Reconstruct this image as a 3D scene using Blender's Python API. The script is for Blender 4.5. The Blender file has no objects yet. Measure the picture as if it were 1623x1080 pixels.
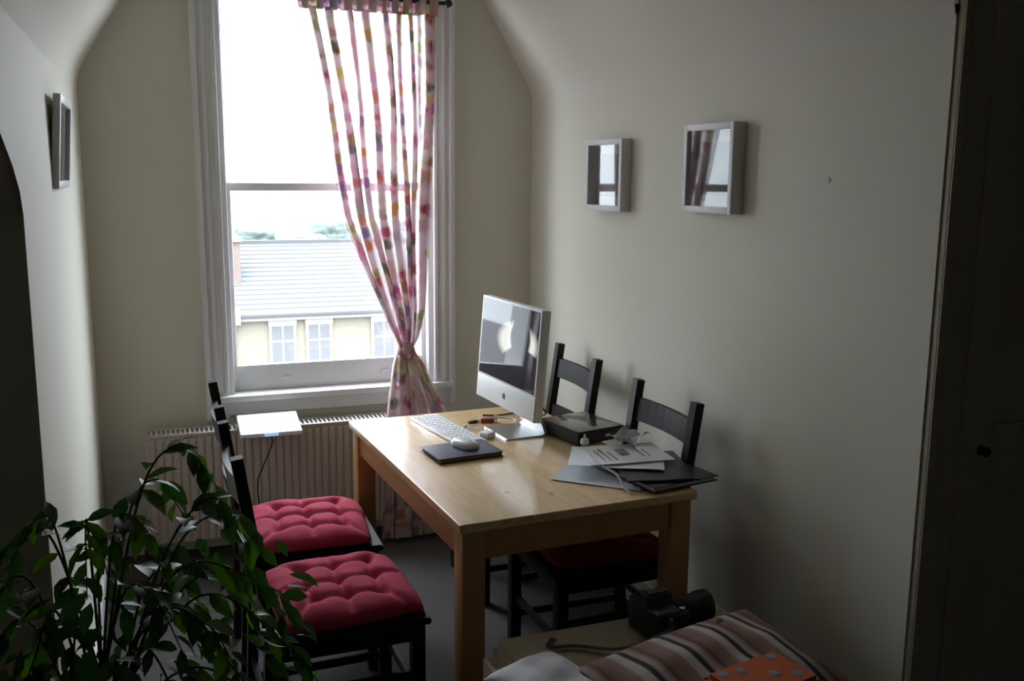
import bpy, bmesh, math, random
from mathutils import Vector, Matrix, noise
R = math.radians
scene = bpy.context.scene
col = scene.collection

# ------------------------------------------------------------------ camera
CAM_Z = 1.65
YAW, PITCH, ROLL, FPX = R(20.5), R(9.75), R(0.47), 1520.0
cd = bpy.data.cameras.new('camera'); cam = bpy.data.objects.new('camera', cd); col.objects.link(cam)
cd.sensor_fit = 'HORIZONTAL'; cd.sensor_width = 36.0; cd.lens = FPX / 1623.0 * 36.0
cd.clip_start = 0.05; cd.clip_end = 600
_f = Vector((math.sin(YAW)*math.cos(PITCH), math.cos(YAW)*math.cos(PITCH), -math.sin(PITCH)))
_r = Vector((math.cos(YAW), -math.sin(YAW), 0)); _u = _r.cross(_f)
_r2 = _r*math.cos(ROLL) + _u*math.sin(ROLL); _u2 = -_r*math.sin(ROLL) + _u*math.cos(ROLL)
_m = Matrix((( _r2.x, _u2.x, -_f.x, 0), (_r2.y, _u2.y, -_f.y, 0), (_r2.z, _u2.z, -_f.z, CAM_Z), (0, 0, 0, 1)))
cam.matrix_world = _m
scene.camera = cam

# ------------------------------------------------------------------ light: an even bright overcast sky
SKY = 3.7
w = bpy.data.worlds.new('overcast_sky'); scene.world = w; w.use_nodes = True
bg = w.node_tree.nodes['Background']
# overcast luminance: (1 + 2 sin(elevation)) / 3 of the zenith value, the same all round
_N, _L = w.node_tree.nodes, w.node_tree.links
_tc = _N.new('ShaderNodeTexCoord'); _sp = _N.new('ShaderNodeSeparateXYZ'); _L.new(_tc.outputs['Generated'], _sp.inputs[0])
_mx = _N.new('ShaderNodeMath'); _mx.operation = 'MAXIMUM'; _mx.inputs[1].default_value = 0.0; _L.new(_sp.outputs[2], _mx.inputs[0])
_ma = _N.new('ShaderNodeMath'); _ma.operation = 'MULTIPLY_ADD'; _ma.inputs[1].default_value = 2*SKY; _ma.inputs[2].default_value = SKY; _L.new(_mx.outputs[0], _ma.inputs[0])
bg.inputs['Color'].default_value = (0.90, 0.97, 1.08, 1)
_L.new(_ma.outputs[0], bg.inputs['Strength'])
scene.view_settings.view_transform = 'Standard'; scene.view_settings.look = 'None'
scene.view_settings.exposure = 1.5; scene.view_settings.gamma = 1.0
scene.view_settings.use_curve_mapping = False
scene.cycles.max_bounces = 10; scene.cycles.diffuse_bounces = 7; scene.cycles.transparent_max_bounces = 24
scene.cycles.sample_clamp_indirect = 8

D, XR, XL = 4.30, 1.70, -0.255          # window wall, right wall, left wall of the dormer
WX0, WX1, WZ0, WZ1 = 0.275, 1.215, 0.66, 2.47   # window opening
pl = bpy.data.lights.new('window_portal', 'AREA'); pl.shape = 'RECTANGLE'; pl.size = WX1-WX0; pl.size_y = WZ1-WZ0
pl.cycles.is_portal = True
po = bpy.data.objects.new('window_portal', pl); col.objects.link(po)
po.location = ((WX0+WX1)/2, D+0.24, (WZ0+WZ1)/2); po.rotation_euler = (R(-90), 0, 0)

# ------------------------------------------------------------------ materials
MATS = {}
def mat(name, color, rough=0.6, metal=0.0, spec=0.5, bump=0.0, bscale=60.0, var=0.0, vscale=6.0, coat=0.0, emit=None, estr=0.0, sheen=0.0):
    if name in MATS: return MATS[name]
    m = bpy.data.materials.new(name); m.use_nodes = True
    nt = m.node_tree; b = nt.nodes['Principled BSDF']
    b.inputs['Base Color'].default_value = (*color, 1); b.inputs['Roughness'].default_value = rough
    b.inputs['Metallic'].default_value = metal; b.inputs['Specular IOR Level'].default_value = spec
    b.inputs['Coat Weight'].default_value = coat
    if sheen: b.inputs['Sheen Weight'].default_value = sheen
    tc = nt.nodes.new('ShaderNodeTexCoord')
    if var:
        n = nt.nodes.new('ShaderNodeTexNoise'); n.inputs['Scale'].default_value = vscale; n.inputs['Detail'].default_value = 4
        nt.links.new(tc.outputs['Object'], n.inputs['Vector'])
        mx = nt.nodes.new('ShaderNodeMix'); mx.data_type = 'RGBA'
        mx.inputs[6].default_value = (*[c*(1-var) for c in color], 1); mx.inputs[7].default_value = (*[min(1, c*(1+var)) for c in color], 1)
        nt.links.new(n.outputs['Fac'], mx.inputs[0]); nt.links.new(mx.outputs[2], b.inputs['Base Color'])
    if bump:
        n2 = nt.nodes.new('ShaderNodeTexNoise'); n2.inputs['Scale'].default_value = bscale; n2.inputs['Detail'].default_value = 3
        nt.links.new(tc.outputs['Object'], n2.inputs['Vector'])
        bp = nt.nodes.new('ShaderNodeBump'); bp.inputs['Strength'].default_value = bump; bp.inputs['Distance'].default_value = 0.01
        nt.links.new(n2.outputs['Fac'], bp.inputs['Height']); nt.links.new(bp.outputs['Normal'], b.inputs['Normal'])
    if emit:
        b.inputs['Emission Color'].default_value = (*emit, 1); b.inputs['Emission Strength'].default_value = estr
    MATS[name] = m
    return m

mat('wall_paint', (0.68, 0.655, 0.565), 0.62, spec=0.32, bump=0.10, bscale=18, var=0.025, vscale=2.5)
mat('ceiling_paint', (0.70, 0.67, 0.60), 0.7, spec=0.3, bump=0.12, bscale=14, var=0.02, vscale=2)
mat('white_gloss', (0.70, 0.70, 0.70), 0.35)
mat('door_paint', (0.52, 0.47, 0.38), 0.5, var=0.08, vscale=4)
mat('carpet', (0.085, 0.078, 0.078), 0.95, spec=0.1, bump=0.5, bscale=400, var=0.12, vscale=30)
mat('dark_wood', (0.011, 0.007, 0.006), 0.48, spec=0.25, coat=0.0, var=0.25, vscale=9)
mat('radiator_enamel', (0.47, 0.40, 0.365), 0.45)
mat('radiator_grille', (0.50, 0.50, 0.48), 0.45)
mat('painted_shade', (0.02, 0.02, 0.02), 0.8)
mat('white_plastic', (0.80, 0.81, 0.83), 0.3)
mat('black_plastic', (0.012, 0.012, 0.013), 0.4)
mat('black_rubber', (0.01, 0.01, 0.011), 0.6)
mat('aluminium', (0.62, 0.63, 0.65), 0.32, metal=0.9)
mat('silver_face', (0.78, 0.79, 0.80), 0.35)
mat('grey_mark', (0.03, 0.03, 0.035), 0.4)
mat('key_white', (0.78, 0.79, 0.80), 0.4)
mat('brown_gloss', (0.035, 0.026, 0.022), 0.18, coat=0.6)
mat('navy_cover', (0.018, 0.023, 0.055), 0.45)
mat('page_edge', (0.20, 0.13, 0.08), 0.8)
mat('paper', (0.86, 0.88, 0.92), 0.7)
mat('paper_grey', (0.60, 0.63, 0.69), 0.7)
mat('print_grey', (0.22, 0.23, 0.25), 0.7)
mat('dark_folder', (0.018, 0.019, 0.026), 0.4)
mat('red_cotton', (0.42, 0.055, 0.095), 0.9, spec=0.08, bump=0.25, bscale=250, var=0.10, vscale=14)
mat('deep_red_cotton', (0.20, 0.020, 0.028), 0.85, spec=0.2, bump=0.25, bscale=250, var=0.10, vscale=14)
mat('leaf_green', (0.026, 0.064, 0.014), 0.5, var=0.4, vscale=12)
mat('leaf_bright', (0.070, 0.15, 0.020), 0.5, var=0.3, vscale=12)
mat('bark', (0.10, 0.075, 0.05), 0.9, bump=0.6, bscale=80)
mat('terracotta', (0.33, 0.13, 0.07), 0.8, bump=0.2, bscale=60)
mat('soil', (0.03, 0.02, 0.014), 0.95, bump=0.8, bscale=60)
mat('beige_fabric', (0.42, 0.36, 0.26), 0.9, bump=0.3, bscale=300, var=0.06, vscale=20)
mat('white_cotton', (0.62, 0.63, 0.66), 0.85, bump=0.2, bscale=200)
mat('orange_cloth', (0.46, 0.090, 0.016), 0.75, bump=0.2, bscale=200)
mat('grey_dot', (0.22, 0.22, 0.27), 0.7)
mat('steel', (0.6, 0.6, 0.6), 0.25, metal=1.0)
mat('brass', (0.25, 0.17, 0.08), 0.35, metal=1.0)
mat('dark_bronze', (0.03, 0.022, 0.016), 0.4, metal=0.6)
mat('frame_white', (0.66, 0.66, 0.66), 0.4)
mat('frame_silver', (0.60, 0.61, 0.63), 0.35)
mat('photo_mount', (0.20, 0.20, 0.20), 0.8)
mat('photo_print', (0.06, 0.06, 0.065), 0.7, var=0.5, vscale=14)
mat('red_plastic', (0.35, 0.05, 0.06), 0.4)
mat('pink_cord', (0.55, 0.42, 0.44), 0.6)
mat('clear_film', (0.45, 0.45, 0.46), 0.3)
mat('blue_light', (0.35, 0.55, 0.9), 0.4, emit=(0.40, 0.66, 1.0), estr=0.22)
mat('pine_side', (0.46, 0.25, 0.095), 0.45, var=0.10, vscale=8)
# outside
mat('slate', (0.060, 0.063, 0.070), 0.9, spec=0.1, var=0.15, vscale=3)
mat('yellow_brick', (0.135, 0.121, 0.095), 0.9, spec=0.1, var=0.12, vscale=8)
mat('red_brick', (0.085, 0.062, 0.052), 0.9, var=0.25, vscale=6)
mat('stone_trim', (0.22, 0.21, 0.195), 0.8)
mat('house_glass', (0.075, 0.075, 0.08), 0.5, spec=0.2)
mat('gutter_grey', (0.030, 0.030, 0.032), 0.6)
mat('tree_foliage', (0.034, 0.046, 0.040), 0.9, var=0.3, vscale=0.7)
mat('asphalt', (0.09, 0.09, 0.09), 0.9)
mat('pot_clay', (0.16, 0.11, 0.085), 0.9)

def nodes(name):
    m = bpy.data.materials.new(name); m.use_nodes = True; MATS[name] = m
    nt = m.node_tree; return m, nt, nt.nodes, nt.links

# pine table top: long grain staves along local Y, knots, satin varnish
def make_pine():
    m, nt, N, L = nodes('pine_top'); b = N['Principled BSDF']
    tc = N.new('ShaderNodeTexCoord'); mp = N.new('ShaderNodeMapping'); mp.inputs['Scale'].default_value = (14, 1.2, 14)
    L.new(tc.outputs['Object'], mp.inputs['Vector'])
    n = N.new('ShaderNodeTexNoise'); n.inputs['Scale'].default_value = 2.2; n.inputs['Detail'].default_value = 7; n.inputs['Distortion'].default_value = 1.2
    L.new(mp.outputs['Vector'], n.inputs['Vector'])
    cr = N.new('ShaderNodeValToRGB'); e = cr.color_ramp.elements
    e[0].position = 0.3; e[0].color = (0.62, 0.40, 0.18, 1); e[1].position = 0.7; e[1].color = (0.80, 0.58, 0.31, 1)
    L.new(n.outputs['Fac'], cr.inputs['Fac'])
    # knots
    v = N.new('ShaderNodeTexVoronoi'); v.inputs['Scale'].default_value = 1.0
    mp2 = N.new('ShaderNodeMapping'); mp2.inputs['Scale'].default_value = (8.5, 5.5, 0.01); L.new(tc.outputs['Object'], mp2.inputs['Vector'])
    L.new(mp2.outputs['Vector'], v.inputs['Vector'])
    kr = N.new('ShaderNodeValToRGB'); k = kr.color_ramp.elements
    k[0].position = 0.035; k[0].color = (1, 1, 1, 1); k[1].position = 0.10; k[1].color = (0, 0, 0, 1)
    L.new(v.outputs['Distance'], kr.inputs['Fac'])
    mx = N.new('ShaderNodeMix'); mx.data_type = 'RGBA'; mx.inputs[7].default_value = (0.19, 0.085, 0.03, 1)
    L.new(kr.outputs['Color'], mx.inputs[0]); L.new(cr.outputs['Color'], mx.inputs[6]); L.new(mx.outputs[2], b.inputs['Base Color'])
    b.inputs['Roughness'].default_value = 0.36; b.inputs['Coat Weight'].default_value = 0.6; b.inputs['Coat Roughness'].default_value = 0.16
make_pine()
def leafy(name):
    nt = MATS[name].node_tree; N, L = nt.nodes, nt.links; b = N['Principled BSDF']
    src = b.inputs['Base Color'].links[0].from_socket
    t = N.new('ShaderNodeBsdfTranslucent'); hs = N.new('ShaderNodeHueSaturation'); hs.inputs['Value'].default_value = 1.3; hs.inputs['Saturation'].default_value = 1.15
    L.new(src, hs.inputs['Color']); L.new(hs.outputs[0], t.inputs['Color'])
    mx = N.new('ShaderNodeMixShader'); mx.inputs['Fac'].default_value = 0.4; L.new(b.outputs[0], mx.inputs[1]); L.new(t.outputs[0], mx.inputs[2])
    L.new(mx.outputs[0], N['Material Output'].inputs['Surface'])
leafy('leaf_green'); leafy('leaf_bright')

# clear glass that lets straight light through
def make_glass(name, tint=(1, 1, 1), f0=0.04):
    m, nt, N, L = nodes(name); N.remove(N['Principled BSDF'])
    t = N.new('ShaderNodeBsdfTransparent'); t.inputs['Color'].default_value = (*tint, 1)
    g = N.new('ShaderNodeBsdfGlossy'); g.inputs['Roughness'].default_value = 0.01
    ge = N.new('ShaderNodeNewGeometry')
    d = N.new('ShaderNodeVectorMath'); d.operation = 'DOT_PRODUCT'; L.new(ge.outputs['Normal'], d.inputs[0]); L.new(ge.outputs['Incoming'], d.inputs[1])
    ab = N.new('ShaderNodeMath'); ab.operation = 'ABSOLUTE'; L.new(d.outputs['Value'], ab.inputs[0])
    iv = N.new('ShaderNodeMath'); iv.operation = 'SUBTRACT'; iv.inputs[0].default_value = 1; L.new(ab.outputs[0], iv.inputs[1])
    pw = N.new('ShaderNodeMath'); pw.operation = 'POWER'; pw.inputs[1].default_value = 5; L.new(iv.outputs[0], pw.inputs[0])
    sc_ = N.new('ShaderNodeMath'); sc_.operation = 'MULTIPLY_ADD'; sc_.inputs[1].default_value = 1-f0; sc_.inputs[2].default_value = f0; L.new(pw.outputs[0], sc_.inputs[0])
    mx = N.new('ShaderNodeMixShader')
    L.new(sc_.outputs[0], mx.inputs['Fac']); L.new(t.outputs[0], mx.inputs[1]); L.new(g.outputs[0], mx.inputs[2])
    L.new(mx.outputs[0], N['Material Output'].inputs['Surface'])
make_glass('window_glass', (0.97, 0.99, 0.98)); make_glass('picture_glass', (1, 1, 1), 0.012)

# sheer printed voile
def make_voile(name, cover, tint, thru, plain):
    m, nt, N, L = nodes(name); N.remove(N['Principled BSDF'])
    uv = N.new('ShaderNodeUVMap'); uv.uv_map = 'cloth'
    nz = N.new('ShaderNodeTexNoise'); nz.inputs['Scale'].default_value = 22; L.new(uv.outputs[0], nz.inputs['Vector'])
    ad = N.new('ShaderNodeVectorMath'); ad.operation = 'MULTIPLY_ADD'; ad.inputs[1].default_value = (0.03, 0.03, 0.03)
    L.new(nz.outputs['Color'], ad.inputs[0]); L.new(uv.outputs[0], ad.inputs[2])
    v = N.new('ShaderNodeTexVoronoi'); v.inputs['Scale'].default_value = 15; L.new(ad.outputs[0], v.inputs['Vector'])
    sep = N.new('ShaderNodeSeparateColor'); L.new(v.outputs['Color'], sep.inputs['Color'])
    cr = N.new('ShaderNodeValToRGB'); cr.color_ramp.interpolation = 'CONSTANT'
    pal = [(0.0, (0.60, 0.22, 0.36)), (0.15, (0.66, 0.42, 0.52)), (0.30, (0.50, 0.14, 0.15)), (0.39, (0.42, 0.44, 0.17)), (0.52, (0.74, 0.66, 0.66)),
           (0.62, (0.66, 0.36, 0.20)), (0.71, (0.38, 0.32, 0.44)), (0.81, (0.26, 0.30, 0.20)), (0.90, (0.64, 0.56, 0.32))]
    els = cr.color_ramp.elements
    els[0].position = 0; els[0].color = (*pal[0][1], 1); els[1].position = pal[1][0]; els[1].color = (*pal[1][1], 1)
    for p, c in pal[2:]:
        e = els.new(p); e.color = (*c, 1)
    L.new(sep.outputs[0], cr.inputs['Fac'])
    mask = N.new('ShaderNodeValToRGB'); k = mask.color_ramp.elements
    k[0].position = 0.36; k[0].color = (1, 1, 1, 1); k[1].position = 0.50; k[1].color = (0, 0, 0, 1)
    L.new(v.outputs['Distance'], mask.inputs['Fac'])
    base = N.new('ShaderNodeMix'); base.data_type = 'RGBA'; base.inputs[6].default_value = (*plain, 1)
    L.new(mask.outputs['Color'], base.inputs[0]); L.new(cr.outputs['Color'], base.inputs[7])
    tr = N.new('ShaderNodeBsdfTransparent')
    tm = N.new('ShaderNodeMix'); tm.data_type = 'RGBA'; tm.inputs[0].default_value = tint; tm.inputs[6].default_value = (1, 1, 1, 1)
    L.new(base.outputs[2], tm.inputs[7]); L.new(tm.outputs[2], tr.inputs['Color'])
    df = N.new('ShaderNodeBsdfDiffuse'); L.new(base.outputs[2], df.inputs['Color'])
    tl = N.new('ShaderNodeBsdfTranslucent'); L.new(base.outputs[2], tl.inputs['Color'])
    m1 = N.new('ShaderNodeMixShader'); m1.inputs['Fac'].default_value = thru; L.new(df.outputs[0], m1.inputs[1]); L.new(tl.outputs[0], m1.inputs[2])
    m2 = N.new('ShaderNodeMixShader'); m2.inputs['Fac'].default_value = cover; L.new(tr.outputs[0], m2.inputs[1]); L.new(m1.outputs[0], m2.inputs[2])
    L.new(m2.outputs[0], N['Material Output'].inputs['Surface'])
make_voile('voile', 0.52, 0.70, 0.34, (0.76, 0.68, 0.70)); make_voile('voile_thick', 0.96, 0.9, 0.16, (0.62, 0.42, 0.44))

# striped cushion fabric: stripes across local X
def make_stripes():
    m, nt, N, L = nodes('striped_fabric'); b = N['Principled BSDF']; b.inputs['Roughness'].default_value = 0.9
    tc = N.new('ShaderNodeTexCoord'); sp = N.new('ShaderNodeSeparateXYZ'); L.new(tc.outputs['Object'], sp.inputs[0])
    mu = N.new('ShaderNodeMath'); mu.operation = 'MULTIPLY'; mu.inputs[1].default_value = 8.6; L.new(sp.outputs[0], mu.inputs[0])
    fr = N.new('ShaderNodeMath'); fr.operation = 'FRACT'; L.new(mu.outputs[0], fr.inputs[0])
    cr = N.new('ShaderNodeValToRGB'); e = cr.color_ramp.elements; cr.color_ramp.interpolation = 'LINEAR'
    e[0].position = 0.0; e[0].color = (0.10, 0.045, 0.032, 1); e[1].position = 1.0; e[1].color = (0.10, 0.045, 0.032, 1)
    for p, c in ((0.10, (0.20, 0.105, 0.085)), (0.40, (0.26, 0.15, 0.125)), (0.46, (0.42, 0.36, 0.33)), (0.62, (0.45, 0.40, 0.37)), (0.66, (0.018, 0.012, 0.018)), (0.75, (0.018, 0.012, 0.018)), (0.79, (0.36, 0.29, 0.26)), (0.88, (0.33, 0.25, 0.22))):
        q = e.new(p); q.color = (*c, 1)
    L.new(fr.outputs[0], cr.inputs['Fac']); L.new(cr.outputs['Color'], b.inputs['Base Color'])
make_stripes()

# the computer's glossy screen: a dark picture with a white ring of light round a dark disc
def make_screen():
    m, nt, N, L = nodes('screen_glass'); b = N['Principled BSDF']
    b.inputs['Base Color'].default_value = (0.006, 0.005, 0.007, 1); b.inputs['Roughness'].default_value = 0.03
    b.inputs['Specular IOR Level'].default_value = 0.22
    tc = N.new('ShaderNodeTexCoord'); sp = N.new('ShaderNodeSeparateXYZ'); L.new(tc.outputs['Object'], sp.inputs[0])
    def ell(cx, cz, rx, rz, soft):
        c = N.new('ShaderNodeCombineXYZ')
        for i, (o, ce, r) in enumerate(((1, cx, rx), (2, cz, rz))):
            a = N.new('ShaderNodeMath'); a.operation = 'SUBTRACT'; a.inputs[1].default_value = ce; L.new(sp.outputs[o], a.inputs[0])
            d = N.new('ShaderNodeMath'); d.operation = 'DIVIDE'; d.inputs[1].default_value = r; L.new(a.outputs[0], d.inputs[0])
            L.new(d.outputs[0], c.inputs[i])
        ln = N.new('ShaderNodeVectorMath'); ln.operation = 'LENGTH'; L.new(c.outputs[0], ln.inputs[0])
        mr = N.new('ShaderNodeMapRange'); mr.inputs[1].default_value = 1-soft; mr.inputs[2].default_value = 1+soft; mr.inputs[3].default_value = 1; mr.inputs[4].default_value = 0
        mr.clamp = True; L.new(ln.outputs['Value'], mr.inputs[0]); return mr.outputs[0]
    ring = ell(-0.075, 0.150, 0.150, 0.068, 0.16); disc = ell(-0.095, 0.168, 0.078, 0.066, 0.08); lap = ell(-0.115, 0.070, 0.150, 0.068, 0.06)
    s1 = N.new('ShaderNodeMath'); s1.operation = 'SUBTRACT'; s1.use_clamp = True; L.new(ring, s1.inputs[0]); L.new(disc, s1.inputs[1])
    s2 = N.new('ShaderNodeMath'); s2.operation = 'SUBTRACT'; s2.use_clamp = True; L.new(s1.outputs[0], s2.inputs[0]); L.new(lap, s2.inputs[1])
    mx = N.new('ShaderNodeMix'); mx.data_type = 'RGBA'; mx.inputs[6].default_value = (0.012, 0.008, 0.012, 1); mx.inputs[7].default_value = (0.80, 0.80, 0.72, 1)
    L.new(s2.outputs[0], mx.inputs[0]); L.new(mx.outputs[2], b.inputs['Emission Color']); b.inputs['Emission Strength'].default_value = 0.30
make_screen()

# ------------------------------------------------------------------ mesh helpers
def finish(name, bm, material, parent=None, smooth=False, angle=40):
    me = bpy.data.meshes.new(name); bmesh.ops.recalc_face_normals(bm, faces=bm.faces[:]); bm.to_mesh(me); bm.free()
    me.materials.append(MATS[material])
    if smooth:
        me.shade_smooth()
        try: me.set_sharp_from_angle(angle=R(angle))
        except Exception: pass
    o = bpy.data.objects.new(name, me); col.objects.link(o)
    if parent: o.parent = parent
    return o

def bm_box(bm, lo, hi, M=None):
    vs = [bm.verts.new((x, y, z)) for x in (lo[0], hi[0]) for y in (lo[1], hi[1]) for z in (lo[2], hi[2])]
    if M is not None:
        for v in vs: v.co = M @ v.co
    for f in ((0,1,3,2), (4,6,7,5), (0,4,5,1), (2,3,7,6), (0,2,6,4), (1,5,7,3)): bm.faces.new([vs[i] for i in f])
    return vs

def box(name, lo, hi, material, parent=None, bevel=0.0, seg=2, M=None, smooth=None):
    bm = bmesh.new(); bm_box(bm, lo, hi, M)
    if bevel: bmesh.ops.bevel(bm, geom=bm.edges[:], offset=bevel, segments=seg, profile=0.6, affect='EDGES')
    return finish(name, bm, material, parent, smooth=bool(bevel) if smooth is None else smooth)

def bm_bar(bm, p0, p1, a, b, up=(0, 0, 1), a1=None, b1=None):
    p0, p1 = Vector(p0), Vector(p1); d = (p1-p0).normalized(); up = Vector(up)
    s = d.cross(up)
    if s.length < 1e-4: s = d.cross(Vector((0, 1, 0)))
    s.normalize(); t = s.cross(d).normalized()
    a1 = a1 or a; b1 = b1 or b
    q = [bm.verts.new(p0 + s*i*a/2 + t*j*b/2) for i, j in ((-1,-1), (1,-1), (1,1), (-1,1))]
    q += [bm.verts.new(p1 + s*i*a1/2 + t*j*b1/2) for i, j in ((-1,-1), (1,-1), (1,1), (-1,1))]
    for f in ((3,2,1,0), (4,5,6,7), (0,1,5,4), (1,2,6,5), (2,3,7,6), (3,0,4,7)): bm.faces.new([q[i] for i in f])

def bar(name, p0, p1, a, b, material, parent=None, up=(0, 0, 1), bevel=0.003, a1=None, b1=None):
    bm = bmesh.new(); bm_bar(bm, p0, p1, a, b, up, a1, b1)
    if bevel: bmesh.ops.bevel(bm, geom=bm.edges[:], offset=bevel, segments=2, affect='EDGES')
    return finish(name, bm, material, parent, smooth=True)

def catmull(pts, n):
    P = [Vector(p) for p in pts]; P = [P[0]*2-P[1]] + P + [P[-1]*2-P[-2]]; out = []
    for i in range(1, len(P)-2):
        for k in range(n):
            t = k/n; a, b, c, d = P[i-1:i+3]
            out.append(0.5*((2*b) + (c-a)*t + (2*a-5*b+4*c-d)*t*t + (3*b-3*c+d-a)*t**3))
    out.append(P[-2]); return out

def bm_tube(bm, pts, rad, seg=8, flat=1.0):
    pts = [Vector(p) for p in pts]; rings = []; ref = Vector((0, 0, 1))
    for i, p in enumerate(pts):
        t = (pts[min(i+1, len(pts)-1)]-pts[max(i-1, 0)]).normalized()
        s = t.cross(ref)
        if s.length < 1e-3: s = t.cross(Vector((1, 0, 0)))
        s.normalize(); q = s.cross(t).normalized()
        r = rad(i/(len(pts)-1)) if callable(rad) else rad
        rings.append([bm.verts.new(p + s*math.cos(2*math.pi*k/seg)*r + q*math.sin(2*math.pi*k/seg)*r*flat) for k in range(seg)])
    for a, b in zip(rings, rings[1:]):
        for k in range(seg): bm.faces.new((a[k], a[(k+1) % seg], b[(k+1) % seg], b[k]))
    bm.faces.new(rings[0][::-1]); bm.faces.new(rings[-1])

def tube(name, pts, rad, material, parent=None, seg=8, n=8, flat=1.0):
    bm = bmesh.new(); bm_tube(bm, catmull(pts, n) if n > 1 else pts, rad, seg, flat)
    return finish(name, bm, material, parent, smooth=True, angle=60)

def lathe(name, prof, material, parent=None, seg=24, M=None):
    bm = bmesh.new(); rings = []
    for r, z in prof: rings.append([bm.verts.new((r*math.cos(2*math.pi*k/seg), r*math.sin(2*math.pi*k/seg), z)) for k in range(seg)])
    for a, b in zip(rings, rings[1:]):
        for k in range(seg): bm.faces.new((a[k], a[(k+1) % seg], b[(k+1) % seg], b[k]))
    bm.faces.new(rings[0][::-1]); bm.faces.new(rings[-1])
    if M is not None: bmesh.ops.transform(bm, matrix=M, verts=bm.verts[:])
    return finish(name, bm, material, parent, smooth=True, angle=35)

def prism(name, poly, axis, lo, hi, material, parent=None):
    """poly in the two remaining axes, extruded along axis between lo and hi"""
    bm = bmesh.new()
    def pt(a, b, c): return {'x': (c, a, b), 'y': (a, c, b), 'z': (a, b, c)}[axis]
    A = [bm.verts.new(pt(a, b, lo)) for a, b in poly]; B = [bm.verts.new(pt(a, b, hi)) for a, b in poly]
    bm.faces.new(A); bm.faces.new(B[::-1]); n = len(poly)
    for i in range(n): bm.faces.new((A[i], A[(i+1) % n], B[(i+1) % n], B[i]))
    return finish(name, bm, material, parent)

def empty(name, loc=(0, 0, 0), rz=0.0):
    o = bpy.data.objects.new(name, None); col.objects.link(o); o.location = loc; o.rotation_euler = (0, 0, rz); o.empty_display_size = 0.05
    return o
def tag(o, label, cat, group=None):
    o['label'] = label; o['category'] = cat
    if group: o['group'] = group
    return o
def struct(o, label=None):
    o['kind'] = 'structure'
    if label: o['label'] = label
    return o
def dup(o, parent=None):
    c = o.copy(); col.objects.link(c); c.parent = parent
    for ch in list(o.children): dup(ch, c)
    return c

# ------------------------------------------------------------------ the room shell
T = 0.26
ZK = 2.035                      # where the walls bend into the sloped ceiling
CEIL = 2.62
SL = (CEIL-ZK)/math.tan(R(58.5))
MX0, MX1, MY0 = -2.6, 3.2, -3.0  # the larger dim room behind the dormer
struct(box('floor', (MX0, MY0, -0.12), (MX1, D+T, 0.0), 'carpet'), 'grey-brown carpeted floor')
# window wall: one slab with the opening cut out (four blocks joined)
bm = bmesh.new()
for lo, hi in (((XL-0.3, D, 0), (WX0, D+T, 2.8)), ((WX1, D, 0), (XR+0.3, D+T, 2.8)), ((WX0, D, 0), (WX1, D+T, WZ0)), ((WX0, D, WZ1), (WX1, D+T, 2.8))): bm_box(bm, lo, hi)
struct(finish('wall_back', bm, 'wall_paint'), 'cream painted window wall')
struct(box('wall_right', (XR, 1.74, 0), (XR+0.12, D, ZK), 'wall_paint'), 'cream wall on the right with two box frames')
ROOF = [(2.28, 1.56), (2.25, 1.61), (2.17, 1.66), (2.02, 1.725), (1.35, ZK)]    # line where the main roof slope meets the left wall
struct(prism('wall_left', [(D, 0), (2.28, 0)] + ROOF + [(D, ZK)], 'x', XL-0.01, XL, 'wall_paint'), 'pale left wall beside the window')
# rounded bend + slope + flat, right and left, swept along y
def slope_profile(side):
    ang = R(58.5); rad = 0.24; tl = rad*math.tan((math.pi/2-ang)/2); pts = []
    for k in range(9):
        a = (math.pi/2-ang)*k/8
        pts.append((rad*(1-math.cos(a)), ZK-tl+rad*math.sin(a)))
    ox = pts[-1][0]; oz = pts[-1][1]
    pts.append((ox+(CEIL+0.02-oz)/math.tan(ang), CEIL+0.02))
    return [((XR-p) if side > 0 else (XL+p), z) for p, z in pts]
def sweep(name, prof, y0f, y1, material):
    bm = bmesh.new()
    A = [bm.verts.new((x, y0f(z), z)) for x, z in prof]; B = [bm.verts.new((x, y1, z)) for x, z in prof]
    for i in range(len(prof)-1): bm.faces.new((A[i], A[i+1], B[i+1], B[i]))
    return finish(name, bm, material, smooth=True, angle=60)
def roof_y(z): return 1.35 - (z-ZK)/math.tan(R(25.0))
struct(sweep('ceiling_slope_right', slope_profile(1), lambda z: min(1.74, roof_y(z) if z > ZK+0.12 else 1.74), D, 'ceiling_paint'), 'sloping ceiling on the right')
struct(sweep('ceiling_slope_left', slope_profile(-1), lambda z: roof_y(max(z, ZK)), D, 'ceiling_paint'), 'sloping ceiling on the left')
struct(box('ceiling', (MX0, MY0, CEIL), (MX1, D+T, CEIL+0.15), 'ceiling_paint'), 'flat ceiling')
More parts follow.
